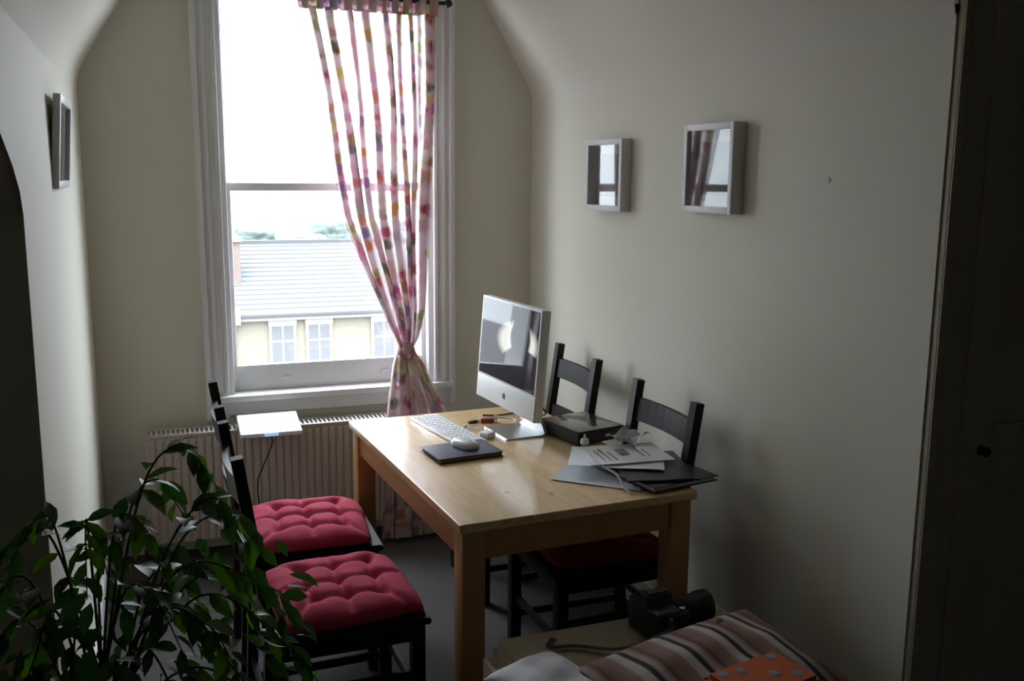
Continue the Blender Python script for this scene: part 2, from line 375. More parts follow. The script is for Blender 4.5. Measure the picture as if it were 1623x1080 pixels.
# main room: low wall and roof slope on the left, wall with the door on the right, the rest behind the camera
struct(box('wall_low_left', (MX0, 2.28, 0), (XL-0.01, 2.40, 1.56), 'wall_paint'), 'low wall in deep shade at the left edge')
bm = bmesh.new()
prof = ROOF + [(roof_y(CEIL+0.02), CEIL+0.02)]
A = [bm.verts.new((MX0, y, z)) for y, z in prof]; B = [bm.verts.new((XL if z <= ZK+1e-3 else XL+SL, y, z)) for y, z in prof]
for i in range(len(prof)-1): bm.faces.new((A[i], A[i+1], B[i+1], B[i]))
struct(finish('ceiling_main_slope', bm, 'ceiling_paint'), 'roof slope of the larger room')
struct(box('wall_front_right', (XR+0.12, 1.74, 0), (MX1, 1.86, CEIL), 'wall_paint'), 'shaded wall around the door on the right')
bm = bmesh.new(); bm_box(bm, (XR-0.0, 1.74, ZK-0.02), (XR+0.13, 1.86, CEIL)); bm_box(bm, (XR-SL-0.1, 0.2, CEIL-0.0), (MX1, 1.86, CEIL+0.1))
struct(finish('wall_upper_right', bm, 'wall_paint'), 'wall above the door corner')
struct(box('wall_far_left', (MX0-0.12, MY0, 0), (MX0, 2.4, CEIL), 'wall_paint'), 'far left wall behind the camera')
struct(box('wall_far_right', (MX1, MY0, 0), (MX1+0.12, 1.86, CEIL), 'wall_paint'), 'far right wall behind the camera')
struct(box('wall_rear', (MX0, MY0-0.12, 0), (MX1, MY0, CEIL), 'wall_paint'), 'rear wall behind the camera')
# baseboards
def skirting(name, lo, hi):
    return struct(box(name, lo, hi, 'white_gloss', bevel=0.006), 'white painted skirting board')
skirting('baseboard_right', (XR-0.018, 1.74, 0), (XR, D, 0.13))
skirting('baseboard_back', (XL, D-0.018, 0), (XR-0.018, D, 0.13))
skirting('baseboard_left', (XL, 2.28, 0), (XL+0.018, D-0.018, 0.13))
# small filled nail hole on the right wall
struct(lathe('trim_1', [(0.009, 0), (0.008, 0.0015), (0.005, 0.0025), (0.002, 0.003)], 'wall_paint', None, 12, Matrix.Translation((XR, 2.14, 1.645)) @ Matrix.Rotation(R(-90), 4, 'Y')), 'small filler blob on the right wall')

# ------------------------------------------------------------------ sash window
def window():
    root = struct(empty('window_1', ((WX0+WX1)/2, D, WZ0)), 'tall white painted sash window'); inv = root.matrix_world.inverted() if False else Matrix.Translation(-Vector(root.location))
    def wb(name, lo, hi, m='white_gloss', par=None, bevel=0.004):
        o = box(name, lo, hi, m, par or root, bevel)
        o.data.transform(inv); return o
    # casing: flat board, raised outer bead and inner bead on each side and on top
    cw = 0.095
    for nm, x0, x1 in (('casing', WX0-cw, WX0+0.004), ('casing', WX1-0.004, WX1+cw)):
        c = wb(nm, (x0, D-0.020, 0.585), (x1, D, WZ1+cw))
        out = x0 if x0 < 0.5 else x1; s = 1 if x0 < 0.5 else -1
        wb('outer_bead', (min(out, out+s*0.024), D-0.038, 0.585), (max(out, out+s*0.024), D-0.018, WZ1+cw), par=c, bevel=0.006)
        inn = x1 if x0 < 0.5 else x0
        wb('inner_bead', (min(inn, inn-s*0.018), D-0.030, 0.70), (max(inn, inn-s*0.018), D-0.018, WZ1), par=c, bevel=0.005)
        mid = (x0+x1)/2
        wb('middle_bead', (mid-0.008, D-0.026, 0.70), (mid+0.008, D-0.018, WZ1), par=c, bevel=0.004)
    wb('head_casing', (WX0-cw, D-0.021, WZ1-0.004), (WX1+cw, D, WZ1+cw+0.01))
    # box frame lining the opening
    for x0, x1 in ((WX0-0.002, WX0+0.028), (WX1-0.028, WX1+0.002)): wb('jamb', (x0, D-0.004, WZ0), (x1, D+T+0.01, WZ1))
    wb('head', (WX0, D-0.004, WZ1-0.03), (WX1, D+T+0.01, WZ1+0.002))
    wb('outer_sill', (WX0-0.05, D+0.12, WZ0-0.06), (WX1+0.05, D+T+0.10, WZ0+0.015))
    wb('window_board', (WX0-cw+0.01, D-0.055, 0.662), (WX1+cw-0.01, D+0.13, 0.690), bevel=0.008)
    wb('apron', (WX0-cw+0.02, D-0.022, 0.60), (WX1+cw-0.02, D, 0.664))
    def sash(y, z0, z1, bot, top, st):
        s = empty('sash'); s.parent = root; s.location = (0, 0, 0)
        xa, xb = WX0+0.024, WX1-0.024
        def sb(n, lo, hi, m='white_gloss', bevel=0.005):
            o = box(n, lo, hi, m, s, bevel); o.data.transform(inv); return o
        sb('stile', (xa, y, z0), (xa+st, y+0.04, z1)); sb('stile', (xb-st, y, z0), (xb, y+0.04, z1))
        sb('rail', (xa+st-0.002, y, z0), (xb-st+0.002, y+0.04, z0+bot)); sb('rail', (xa+st-0.002, y, z1-top), (xb-st+0.002, y+0.04, z1))
        sb('pane', (xa+st-0.004, y+0.018, z0+bot-0.004), (xb-st+0.004, y+0.0185, z1-top+0.004), 'window_glass', 0)
        return s
    lo = sash(D+0.050, 0.69, 1.612, 0.115, 0.036, 0.024)
    sash(D+0.100, 1.58, WZ1-0.02, 0.036, 0.055, 0.016)
    l = wb('latch', (0.875, D+0.052, 1.612), (0.925, D+0.088, 1.622), 'brass', lo, 0.003)
    k = wb('latch_knob', (0.888, D+0.060, 1.621), (0.905, D+0.078, 1.636), 'brass', lo, 0.004)
    for x in (0.52, 0.97): wb('sash_lift', (x, D+0.038, 0.735), (x+0.035, D+0.051, 0.748), 'white_gloss', lo, 0.004)
window()

# ------------------------------------------------------------------ door on the far right (closed, in shade)
def door():
    root = struct(empty('door_1', (2.14, 1.74, 0)), 'panelled door in deep shade at the right edge')
    inv = Matrix.Translation(-Vector(root.location))
    def db(n, lo, hi, m='door_paint', par=None, bevel=0.005):
        o = box(n, lo, hi, m, par or root, bevel); o.data.transform(inv); return o
    x0, x1, zt, y = 1.80, 2.56, 2.04, 1.74
    db('architrave', (XR+0.004, y-0.018, 0), (x0+0.004, y, zt+0.07)); db('architrave_bead', (XR+0.006, y-0.022, 0), (XR+0.030, y-0.016, zt+0.07))
    db('architrave', (x1-0.004, y-0.018, 0), (x1+0.09, y, zt+0.07)); db('head_architrave', (XR+0.004, y-0.019, zt), (x1+0.09, y, zt+0.09))
    leaf = db('leaf', (x0, y-0.010, 0.01), (x1, y+0.0, zt))
    for n, lo, hi in (('stile', (x0, 0), (x0+0.10, zt)), ('stile', (x1-0.10, 0), (x1, zt)), ('rail', (x0+0.10, 0.01), (x1-0.10, 0.22)), ('rail', (x0+0.10, 0.86), (x1-0.10, 1.06)), ('rail', (x0+0.10, 1.93), (x1-0.10, zt)), ('muntin', ((x0+x1)/2-0.05, 0.22), ((x0+x1)/2+0.05, 0.86)), ('muntin', ((x0+x1)/2-0.05, 1.06), ((x0+x1)/2+0.05, 1.93))):
        db(n, (lo[0], y-0.024, lo[1]), (hi[0], y-0.008, hi[1]), par=leaf, bevel=0.003)
    k = lathe('knob', [(0.012, 0), (0.012, 0.002), (0.005, 0.004), (0.005, 0.010), (0.011, 0.014), (0.0125, 0.019), (0.010, 0.024), (0.003, 0.026)], 'dark_bronze', leaf, 20,
              inv @ Matrix.Translation((x0+0.062, y-0.024, 1.0)) @ Matrix.Rotation(R(90), 4, 'X'))
door()

# ------------------------------------------------------------------ radiator
def radiator():
    x0, x1, z0, z1, y0, y1 = -0.075, 1.16, 0.10, 0.572, 4.12, 4.235
    r = tag(empty('radiator', ((x0+x1)/2, (y0+y1)/2, 0)), 'cream panel radiator under the window board', 'radiator')
    inv = Matrix.Translation(-Vector(r.location))
    bm = bmesh.new()          # pressed front panel with vertical flutes
    n = 37; prof = []
    step = (x1-x0-0.03)/n
    x = x0+0.015; prof.append((x0+0.004, y0+0.012)); prof.append((x, y0+0.004))
    for i in range(n):
        xa = x+i*step
        prof += [(xa+step*0.10, y0), (xa+step*0.58, y0), (xa+step*0.70, y0+0.008), (xa+step*0.88, y0+0.008)]
    prof += [(x1-0.015, y0+0.004), (x1-0.004, y0+0.012)]
    zs = [z0, z0+0.03, z1-0.045, z1-0.02, z1-0.010]
    rows = []
    for zi, z in enumerate(zs):
        flat = zi in (0, 3, 4)
        rows.append([bm.verts.new((px, (y0+0.004 if flat else py) + (0.008 if zi == 4 else 0), z)) for px, py in prof])
    for a, b in zip(rows, rows[1:]):
        for i in range(len(prof)-1): bm.faces.new((a[i], a[i+1], b[i+1], b[i]))
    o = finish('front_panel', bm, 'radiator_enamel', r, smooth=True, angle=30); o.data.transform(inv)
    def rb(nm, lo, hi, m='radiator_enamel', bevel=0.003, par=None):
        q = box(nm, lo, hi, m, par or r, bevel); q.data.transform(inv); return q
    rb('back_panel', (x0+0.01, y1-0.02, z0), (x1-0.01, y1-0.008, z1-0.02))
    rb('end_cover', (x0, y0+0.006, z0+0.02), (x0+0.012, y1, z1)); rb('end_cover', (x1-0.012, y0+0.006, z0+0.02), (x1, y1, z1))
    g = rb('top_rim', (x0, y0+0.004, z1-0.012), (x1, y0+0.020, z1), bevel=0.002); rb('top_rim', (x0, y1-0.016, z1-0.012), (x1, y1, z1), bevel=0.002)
    bm = bmesh.new(); m = 62
    for i in range(m):
        xa = x0+0.02+(x1-x0-0.04)*i/m; bm_box(bm, (xa, y0+0.018, z1-0.008), (xa+0.010, y1-0.014, z1-0.002))
    q = finish('top_grille', bm, 'radiator_grille', r); q.data.transform(inv); q['kind'] = 'stuff'
    rb('shade_sheet', (x0+0.014, y0+0.022, z1-0.05), (x1-0.014, y1-0.022, z1-0.045), 'painted_shade', 0)  # near-black sheet under the grille: shade inside the radiator put in as colour
    t = tube('valve_pipe', [(x1+0.02, 4.19, 0.0), (x1+0.02, 4.19, 0.10), (x1+0.018, 4.185, 0.13), (x1-0.02, 4.18, 0.14)], 0.009, 'steel', r); t.data.transform(inv)
    t = tube('valve_pipe', [(x0-0.02, 4.19, 0.0), (x0-0.02, 4.19, 0.10), (x0-0.018, 4.185, 0.13), (x0+0.02, 4.18, 0.14)], 0.009, 'steel', r); t.data.transform(inv)
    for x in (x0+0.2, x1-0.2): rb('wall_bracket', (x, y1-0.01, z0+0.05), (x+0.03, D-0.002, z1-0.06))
radiator()

# ------------------------------------------------------------------ curtain and rod
def curtain():
    root = tag(empty('curtain', (1.05, 4.10, 0.0)), 'sheer floral print curtain knotted halfway down beside the window', 'curtain')
    off = Vector(root.location)
    Y = 4.175
    # silhouettes (left x, right x) by height
    keys = [(2.335, 0.615, 1.190), (2.03, 0.672, 1.182), (1.67, 0.734, 1.174), (1.465, 0.779, 1.166), (1.255, 0.858, 1.152), (1.055, 0.939, 1.134), (0.925, 0.995, 1.106), (0.88, 1.015, 1.082)]
    low = [(0.88, 1.015, 1.082), (0.81, 0.985, 1.120), (0.675, 0.948, 1.170), (0.575, 0.926, 1.205), (0.30, 0.905, 1.235), (0.03, 0.895, 1.25)]
    def depth(z): return Y - 0.115*max(0.0, min(1.0, (0.86-z)/0.22))
    def interp(K, z):
        for a, b in zip(K, K[1:]):
            if b[0] <= z <= a[0]:
                t = (a[0]-z)/(a[0]-b[0]); return a[1]+(b[1]-a[1])*t, a[2]+(b[2]-a[2])*t
        return K[-1][1:]
    def panel(name, K, nz, amp, gap, material, cells=7, passes=5, seed=1.0, cloth=1.6):
        bm = bmesh.new(); uvl = bm.loops.layers.uv.new('cloth'); per = 40; nu = cells*per
        z1, z0 = K[0][0], K[-1][0]; grid = []; rn = random.Random(seed)
        cw = [rn.uniform(0.7, 1.35) for _ in range(cells)]; sm = sum(cw); st = [sum(cw[:i])/sm for i in range(cells+1)]
        gj = [rn.uniform(0.82, 1.12) for _ in range(cells)]; pj = [rn.uniform(0, 6) for _ in range(cells)]
        for j in range(nz+1):
            z = z1+(z0-z1)*j/nz; xl, xr = interp(K, z); wd = xr-xl; row = []; k = amp(z)
            for i in range(nu+1):
                c = min(i//per, cells-1); f = (i-c*per)/per; g = min(0.9, gap(z)*gj[c])
                if f < 0.3:
                    t = f/0.3; q = t*t*(3-2*t); fx = g*t; y = -k + 2*k*q
                else:
                    t = (f-0.3)/0.7; fx = g+(1-g)*(0.5-0.5*math.cos(math.pi*passes*t)); y = k*(1-2*t) + 0.25*k*math.sin(math.pi*passes*t)
                x = xl+wd*(st[c]+(st[c+1]-st[c])*fx) + 0.006*math.sin(z*5+pj[c])*(1 if 0 < i < nu else 0)*min(1, wd*4)
                yy = depth(z) + y + 0.006*math.sin(z*7+pj[c])
                row.append(bm.verts.new((x-off.x, yy-off.y, z-off.z)))
            grid.append(row)
        for j in range(nz):
            for i in range(nu):
                f = bm.faces.new((grid[j][i], grid[j][i+1], grid[j+1][i+1], grid[j+1][i]))
                for lp, (a, b) in zip(f.loops, ((i, j), (i+1, j), (i+1, j+1), (i, j+1))):
                    lp[uvl].uv = (a/nu*cloth, (z1+(z0-z1)*b/nz))
        return finish(name, bm, material, root, smooth=True, angle=180)
    panel('upper_cloth', keys, 80, lambda z: 0.014+0.010*max(0, min(1, (z-0.9)/1.4)), lambda z: 0.06+0.54*max(0, min(1, (z-0.95)/1.0)), 'voile', 8, 5, 3)
    panel('lower_cloth', low, 46, lambda z: 0.014+0.014*max(0, min(1, (0.885-z)/0.3)), lambda z: 0.12, 'voile', 6, 5, 8)
    # gathered heading on the rod
    head = [(2.430, 0.605, 1.200), (2.328, 0.608, 1.196)]
    panel('heading', head, 6, lambda z: 0.020, lambda z: 0.45, 'voile_thick', 11, 3, 5)
    # the knot: a lump of bunched cloth with a wrap round it
    bm = bmesh.new(); uvl = bm.loops.layers.uv.new('cloth')
    bmesh.ops.create_uvsphere(bm, u_segments=40, v_segments=22, radius=1.0)
    for v in bm.verts:
        a = math.atan2(v.co.y, v.co.x); n = 1+0.10*math.sin(a*6+v.co.z*3)+0.05*math.sin(a*11-v.co.z*5)
        v.co = Vector((1.050+v.co.x*0.038*n, Y+v.co.y*0.034*n, 0.862+v.co.z*0.046)) - off
    for f in bm.faces:
        for lp in f.loops: lp[uvl].uv = (lp.vert.co.x*3+5, lp.vert.co.z*2)
    finish('knot', bm, 'voile_thick', root, smooth=True, angle=180)
    rod = tag(empty('curtain_rod', (0.9, 4.175, 2.385)), 'thin dark metal curtain rod above the window', 'curtain rod')
    tube('pole', [(-0.80, 0, 0), (0.350, 0, 0)], 0.009, 'gutter_grey', rod, 12, 2)
    for x in (-0.80, 0.35): lathe('finial', [(0.009, -0.012), (0.016, -0.008), (0.018, 0.006), (0.010, 0.018), (0.002, 0.022)], 'gutter_grey', rod, 16, Matrix.Translation((x, 0, 0)) @ Matrix.Rotation(R(90 if x > 0 else -90), 4, 'Y'))
    for x in (-0.74, 0.32): bar('bracket', (x, 0, 0), (x, 0.125, 0), 0.012, 0.012, 'gutter_grey', rod)
curtain()

# ------------------------------------------------------------------ dining table
TZ = 0.73
TROT = R(3.3)
table = tag(empty('dining_table', (0.725, 2.325, 0), TROT), 'honey pine dining table with square legs and a computer on it', 'table')
TW, TL = 0.755, 1.19
box('tabletop', (0, 0, TZ-0.026), (TW, TL, TZ), 'pine_top', table, 0.004, 3)
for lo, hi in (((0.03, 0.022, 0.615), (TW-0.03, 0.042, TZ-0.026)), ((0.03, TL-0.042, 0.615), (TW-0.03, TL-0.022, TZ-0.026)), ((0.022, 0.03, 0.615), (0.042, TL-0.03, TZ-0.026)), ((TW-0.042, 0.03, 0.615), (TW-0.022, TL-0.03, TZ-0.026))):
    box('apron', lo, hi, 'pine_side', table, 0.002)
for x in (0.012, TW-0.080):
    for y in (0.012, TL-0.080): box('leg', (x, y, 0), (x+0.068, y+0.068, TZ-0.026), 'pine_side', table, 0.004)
def on_table(u, v, z=0.0):
    c, s = math.cos(TROT), math.sin(TROT); return Vector((0.725+u*c-v*s, 2.325+u*s+v*c, TZ+z))

# ------------------------------------------------------------------ chairs (front towards local +X)
def make_chair(top=0.945):
    c = empty('dining_chair')
    bz, sz = 0.435, 0.445
    for s in (-1, 1):
        # rear leg runs up into the back post, leaning back above the seat
        bm = bmesh.new()
        pts = [(-0.215, 0.185*s, 0.0), (-0.195, 0.187*s, 0.42), (-0.205, 0.188*s, 0.55), (-0.262, 0.190*s, top)]
        for a, b in zip(pts, pts[1:]): bm_bar(bm, a, b, 0.036, 0.030, (1, 0, 0))
        o = finish('back_post', bm, 'dark_wood', c)
        box('front_leg', (0.185, 0.182*s-0.019+0.010*s, 0), (0.223, 0.182*s+0.019+0.010*s, sz-0.02), 'dark_wood', c, 0.003)
        for z in (0.14, 0.27): bar('stretcher', (-0.20, 0.187*s, z), (0.205, 0.192*s, z), 0.016, 0.024, 'dark_wood', c)
        bar('seat_rail', (-0.195, 0.187*s, 0.40), (0.20, 0.192*s, 0.40), 0.020, 0.055, 'dark_wood', c)
    bar('stretcher', (0.204, -0.185, 0.21), (0.204, 0.185, 0.21), 0.016, 0.024, 'dark_wood', c)
    bar('stretcher', (-0.203, -0.185, 0.21), (-0.203, 0.185, 0.21), 0.016, 0.024, 'dark_wood', c)
    bar('seat_rail', (0.204, -0.185, 0.40), (0.204, 0.185, 0.40), 0.020, 0.055, 'dark_wood', c)
    bar('seat_rail', (-0.196, -0.185, 0.40), (-0.196, 0.185, 0.40), 0.020, 0.055, 'dark_wood', c)
    bm = bmesh.new()
    poly = [(-0.185, -0.20), (0.238, -0.222), (0.238, 0.222), (-0.185, 0.20)]
    A = [bm.verts.new((x, y, bz-0.010)) for x, y in poly]; B = [bm.verts.new((x, y, sz)) for x, y in poly]
    bm.faces.new(A[::-1]); bm.faces.new(B)
    for i in range(4): bm.faces.new((A[i], A[(i+1) % 4], B[(i+1) % 4], B[i]))
    bmesh.ops.bevel(bm, geom=bm.edges[:], offset=0.004, segments=2, affect='EDGES')
    finish('seat', bm, 'dark_wood', c, smooth=True)
    def lean(z): return -0.205 - 0.057*(z-0.55)/(top-0.55)
    for z, hh in ((0.845, 0.078), (0.66, 0.055)):        # slightly bowed back rails
        bm = bmesh.new(); n = 8; prev = None
        for i in range(n+1):
            y = -0.185+0.37*i/n; bow = -0.018*math.sin(math.pi*i/n)
            row = []
            for dx, dz in ((-0.008, -hh/2), (0.008, -hh/2), (0.008, hh/2), (-0.008, hh/2)):
                row.append(bm.verts.new((lean(z+dz)+dx+bow, y, z+dz)))
            if prev:
                for k in range(4): bm.faces.new((prev[k], prev[(k+1) % 4], row[(k+1) % 4], row[k]))
            else: bm.faces.new(row[::-1])
            prev = row
        bm.faces.new(prev); finish('back_rail', bm, 'dark_wood', c)
    return c
ch0 = make_chair()
chairs = [((0.425, 2.615, 0), 0.02, 'dark wooden chair with pink cushion nearest the plant'),
          ((0.425, 3.185, 0), -0.01, 'dark wooden chair with pink cushion near the radiator'),
          ((1.325, 2.755, 0), math.pi+0.02, 'dark wooden chair pushed under the table beside the paper pile'),
          ((1.345, 3.525, 0), math.pi-0.01, 'dark wooden chair against the right wall behind the black box')]
for i, (loc, rz, lab) in enumerate(chairs):
    c = ch0 if i == 0 else dup(ch0)
    c.location = loc; c.rotation_euler = (0, 0, rz); tag(c, lab, 'chair', 'dark dining chairs round the table')

# tufted chair pads
def make_pad(material, seed):
    bm = bmesh.new(); n = 56; W2, D2 = 0.212, 0.200; rnd = random.Random(seed)
    tufts = [(a, b) for a in (-0.62, 0.0, 0.62) for b in (-0.62, 0.0, 0.62)]
    tufts = [(a*0.82+rnd.uniform(-0.05, 0.05), b*0.82+rnd.uniform(-0.05, 0.05)) for a, b in tufts]
    segs = [(tufts[i], tufts[j]) for i in range(9) for j in range(i) if (abs(i-j) == 3 or (abs(i-j) == 1 and i//3 == j//3))]
    segs += [(t, (t[0]*1.75 if abs(t[0]) > 0.3 else t[0], t[1]*1.75 if abs(t[1]) > 0.3 else t[1])) for t in tufts]
    def dist(p, s):
        (ax, ay), (bx, by) = s; dx, dy = bx-ax, by-ay; L = dx*dx+dy*dy
        t = 0 if L < 1e-9 else max(0, min(1, ((p[0]-ax)*dx+(p[1]-ay)*dy)/L)); return math.hypot(p[0]-ax-dx*t, p[1]-ay-dy*t)
    top, bot = [], []
    for j in range(n+1):
        r1, r2 = [], []
        for i in range(n+1):
            u, v = -1+2*i/n, -1+2*j/n
            e = (1-abs(u)**5)*(1-abs(v)**5); e = max(e, 0)**0.45
            h = 0.052*e
            h -= sum(0.020*math.exp(-((u-a)**2+(v-b)**2)/0.012) for a, b in tufts)*min(1, e*1.2)
            dd = min(dist((u, v), s) for s in segs); h -= 0.010*math.exp(-(dd/0.055)**2)*e
            h += 0.005*noise.noise(Vector((u*3+seed, v*3, 0)))*e
            k = 1+0.035*(1-e); wob = 0.012*noise.noise(Vector((u*2, v*2, seed+5)))
            x, y = u*(D2+wob)*(1-0.05*abs(v)**3), v*(W2+wob)*(1-0.05*abs(u)**3)
            r1.append(bm.verts.new((x, y, 0.012+max(h, 0.002)))); r2.append(bm.verts.new((x, y, 0.010*(1-e))) if 0 < i < n and 0 < j < n else r1[-1])
        top.append(r1); bot.append(r2)
    for g, fl in ((top, 0), (bot, 1)):
        for j in range(n):
            for i in range(n):
                q = [g[j][i], g[j][i+1], g[j+1][i+1], g[j+1][i]]
                try: bm.faces.new(q[::-1] if fl else q)
                except ValueError: pass
    return finish('seat_cushion', bm, material, None, smooth=True, angle=180)
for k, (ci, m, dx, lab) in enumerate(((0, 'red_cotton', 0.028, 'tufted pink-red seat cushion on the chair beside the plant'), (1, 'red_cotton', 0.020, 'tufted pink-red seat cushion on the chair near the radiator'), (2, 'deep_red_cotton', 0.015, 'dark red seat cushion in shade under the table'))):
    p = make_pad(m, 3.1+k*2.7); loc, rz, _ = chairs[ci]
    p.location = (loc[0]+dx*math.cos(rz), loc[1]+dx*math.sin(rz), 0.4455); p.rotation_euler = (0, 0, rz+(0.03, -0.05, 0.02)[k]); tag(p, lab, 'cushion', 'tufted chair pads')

# ------------------------------------------------------------------ computer on the table
def computer():
    # local frame: screen faces local -X, width along Y (left of screen at +Y), standing on the table
    a = Vector((1.128, 3.405)); b = Vector((1.172, 2.918)); mid = (a+b)/2; d = (a-b).normalized()
    ang = math.atan2(d.y, d.x)-math.pi/2
    c = tag(empty('desktop_computer', (mid.x, mid.y, TZ), ang), 'silver all-in-one computer with a glossy dark screen', 'computer')
    lean = Matrix.Translation((0, 0, 0.094)) @ Matrix.Rotation(R(4.5), 4, 'Y')
    def part(n, lo, hi, m, bevel, par=None):
        o = box(n, lo, hi, m, par or c, bevel, 3, M=lean); return o
    w = 0.243
    part('case', (0.002, -w, 0.0), (0.034, w, 0.386), 'silver_face', 0.008)
    part('chin', (-0.001, -w+0.002, 0.002), (0.006, w-0.002, 0.088), 'silver_face', 0.002)
    bz = part('bezel', (-0.0015, -w+0.001, 0.090), (0.006, w-0.001, 0.385), 'silver_face', 0.002)
    s = box('screen', (-0.0008, -w+0.012, -0.004), (0.003, w-0.012, 0.277), 'screen_glass', c)
    s.matrix_local = lean @ Matrix.Translation((-0.0012, 0, 0.100))
    # fruit-shaped emblem on the chin: rounded body with a bite and a leaf
    bm = bmesh.new(); pts = []
    for k in range(28):
        t = 2*math.pi*k/28; r = 0.0125*(1+0.10*math.cos(2*t)); y = r*math.cos(t)*0.95; z = r*math.sin(t)
        if t < 0.001: pass
        z -= 0.0028*math.exp(-(y/0.004)**2)*(1 if z > 0 else -0.7)
        by, bzz, br = -0.0145, 0.002, 0.0062
        dd = math.hypot(y-by, z-bzz)
        if dd < br: y = by+(y-by)/max(dd, 1e-5)*br; z = bzz+(z-bzz)/max(dd, 1e-5)*br
        pts.append((y, z))
    A = [bm.verts.new((-0.0016, y, z+0.044)) for y, z in pts]; B = [bm.verts.new((-0.0008, y, z+0.044)) for y, z in pts]
    bm.faces.new(A)
    for i in range(28): bm.faces.new((A[i], A[(i+1) % 28], B[(i+1) % 28], B[i]))
    lf = [(0.0, 0.0125), (-0.0012, 0.0165), (-0.0042, 0.0190), (-0.0034, 0.0150)]
    bm.faces.new([bm.verts.new((-0.0016, y, z+0.044)) for y, z in lf])
    bmesh.ops.transform(bm, matrix=lean, verts=bm.verts[:])
    finish('emblem', bm, 'grey_mark', c)
    # bent sheet stand: upright behind the case and a flat foot
    bm = bmesh.new(); prof = [(0.030, 0.20), (0.112, 0.035), (0.120, 0.012), (0.112, 0.006), (-0.030, 0.006), (-0.034, 0.0), (0.122, 0.0), (0.134, 0.012), (0.124, 0.040), (0.042, 0.205)]
    A = [bm.verts.new((x, -0.095, z)) for x, z in prof]; B = [bm.verts.new((x, 0.095, z)) for x, z in prof]
    bm.faces.new(A); bm.faces.new(B[::-1])
    for i in range(len(prof)): bm.faces.new((A[i], A[(i+1) % len(prof)], B[(i+1) % len(prof)], B[i]))
    finish('stand', bm, 'aluminium', c)
    return c
computer()

def keyboard():
    # slim white keyboard, long side running away from the viewer
    a, b = Vector((0.995, 3.31)), None
    k = tag(empty('keyboard', (0.972, 3.262, TZ+0.001), R(8)), 'slim white keyboard lying on the pine table', 'keyboard')
    Wd, Ln = 0.118, 0.43
    box('base', (-Wd/2, -Ln/2, 0), (Wd/2, Ln/2, 0.008), 'aluminium', k, 0.003)
    proto = None
    for i in range(6):
        n = 14 if i else 7
        for j in range(14):
            if i == 0 and 4 <= j <= 8:
                if j > 4: continue
            x = -Wd/2+0.006+i*0.0182; y = -Ln/2+0.008+j*0.0299
            if i == 0 and j == 4:
                box('space_key', (x, y, 0.008), (x+0.0155, y+0.0299*4+0.027, 0.0105), 'key_white', k, 0.001, 1); continue
            if proto is None:
                proto = box('key', (0, 0, 0), (0.0155, 0.0268, 0.0025), 'key_white', k, 0.001, 1); o = proto
            else:
                o = proto.copy(); col.objects.link(o); o.parent = k
            o.location = (x, y, 0.008)
keyboard()

def rounded_lump(name, sx, sy, sz, material, parent=None, p=2.6, seg=28):
    bm = bmesh.new(); bmesh.ops.create_uvsphere(bm, u_segments=seg, v_segments=16, radius=1)
    for v in bm.verts:
        c = v.co; n = (abs(c.x)**p+abs(c.y)**p+abs(c.z)**p)**(1/p); c /= n
        v.co = Vector((c.x*sx, c.y*sy, max(c.z, -0.25)*sz+0.25*sz))
    return finish(name, bm, material, parent, smooth=True, angle=60)

bk = tag(empty('notebook', (0.930, 2.962, TZ+0.0005), R(6)), 'small dark navy notebook under the white mouse', 'notebook')
box('cover', (-0.115, -0.085, 0.015), (0.115, 0.085, 0.018), 'navy_cover', bk, 0.001)
box('cover', (-0.115, -0.085, 0.0), (0.115, 0.085, 0.003), 'navy_cover', bk, 0.001)
box('pages', (-0.108, -0.081, 0.003), (0.112, 0.081, 0.015), 'page_edge', bk)
ms = tag(empty('computer_mouse', (0.950, 2.985, TZ+0.019), R(-68)), 'white computer mouse on the navy notebook', 'mouse')
rounded_lump('shell', 0.056, 0.034, 0.022, 'white_plastic', ms)
lathe('scroll_ball', [(0.0045, 0), (0.005, 0.002), (0.003, 0.004), (0.001, 0.0045)], 'paper_grey', ms, 12, Matrix.Translation((0.026, 0, 0.0235)))
bar('seam', (-0.05, 0.0345, 0.006), (0.03, 0.0345, 0.006), 0.001, 0.0015, 'paper_grey', ms, bevel=0)

# small things between keyboard and computer
er = tag(empty('memory_stick', (1.095, 3.335, TZ+0.001), R(20)), 'tiny black memory stick beside the keyboard', 'memory stick')
box('body', (-0.022, -0.008, 0), (0.014, 0.008, 0.009), 'black_plastic', er, 0.002); box('plug', (0.014, -0.006, 0.002), (0.026, 0.006, 0.007), 'steel', er)
er = tag(empty('lighter', (1.150, 3.325, TZ+0.001), R(-15)), 'small red lighter in front of the computer', 'lighter')
box('body', (-0.030, -0.010, 0), (0.022, 0.010, 0.016), 'red_plastic', er, 0.005, 3); box('cap', (0.022, -0.009, 0.001), (0.034, 0.009, 0.015), 'steel', er, 0.002)
ep = tag(empty('earphones', (1.075, 3.225, TZ+0.003)), 'white earphones with a tangled cord before the computer stand', 'earphones')
tube('cord', [(-0.03, 0.05, 0), (0.0, 0.02, 0), (0.035, 0.045, 0.002), (0.01, 0.08, 0.001), (-0.03, 0.03, 0.003), (0.02, -0.02, 0), (0.04, 0.02, 0.002), (0.0, -0.05, 0)], 0.0016, 'white_plastic', ep, 6, 8)
for x, y in ((-0.03, 0.052), (0.0, -0.052)):
    q = rounded_lump('earbud', 0.009, 0.008, 0.009, 'white_plastic', ep, 2.2, 14); q.location = (x, y, -0.0018)
pk = tag(empty('white_adapter', (1.078, 3.125, TZ+0.001), R(30)), 'small white power adapter cube at the foot of the computer', 'adapter')
box('body', (-0.022, -0.022, 0), (0.022, 0.022, 0.022), 'white_plastic', pk, 0.006, 3); box('prong', (0.022, -0.004, 0.008), (0.034, 0.004, 0.012), 'steel', pk)

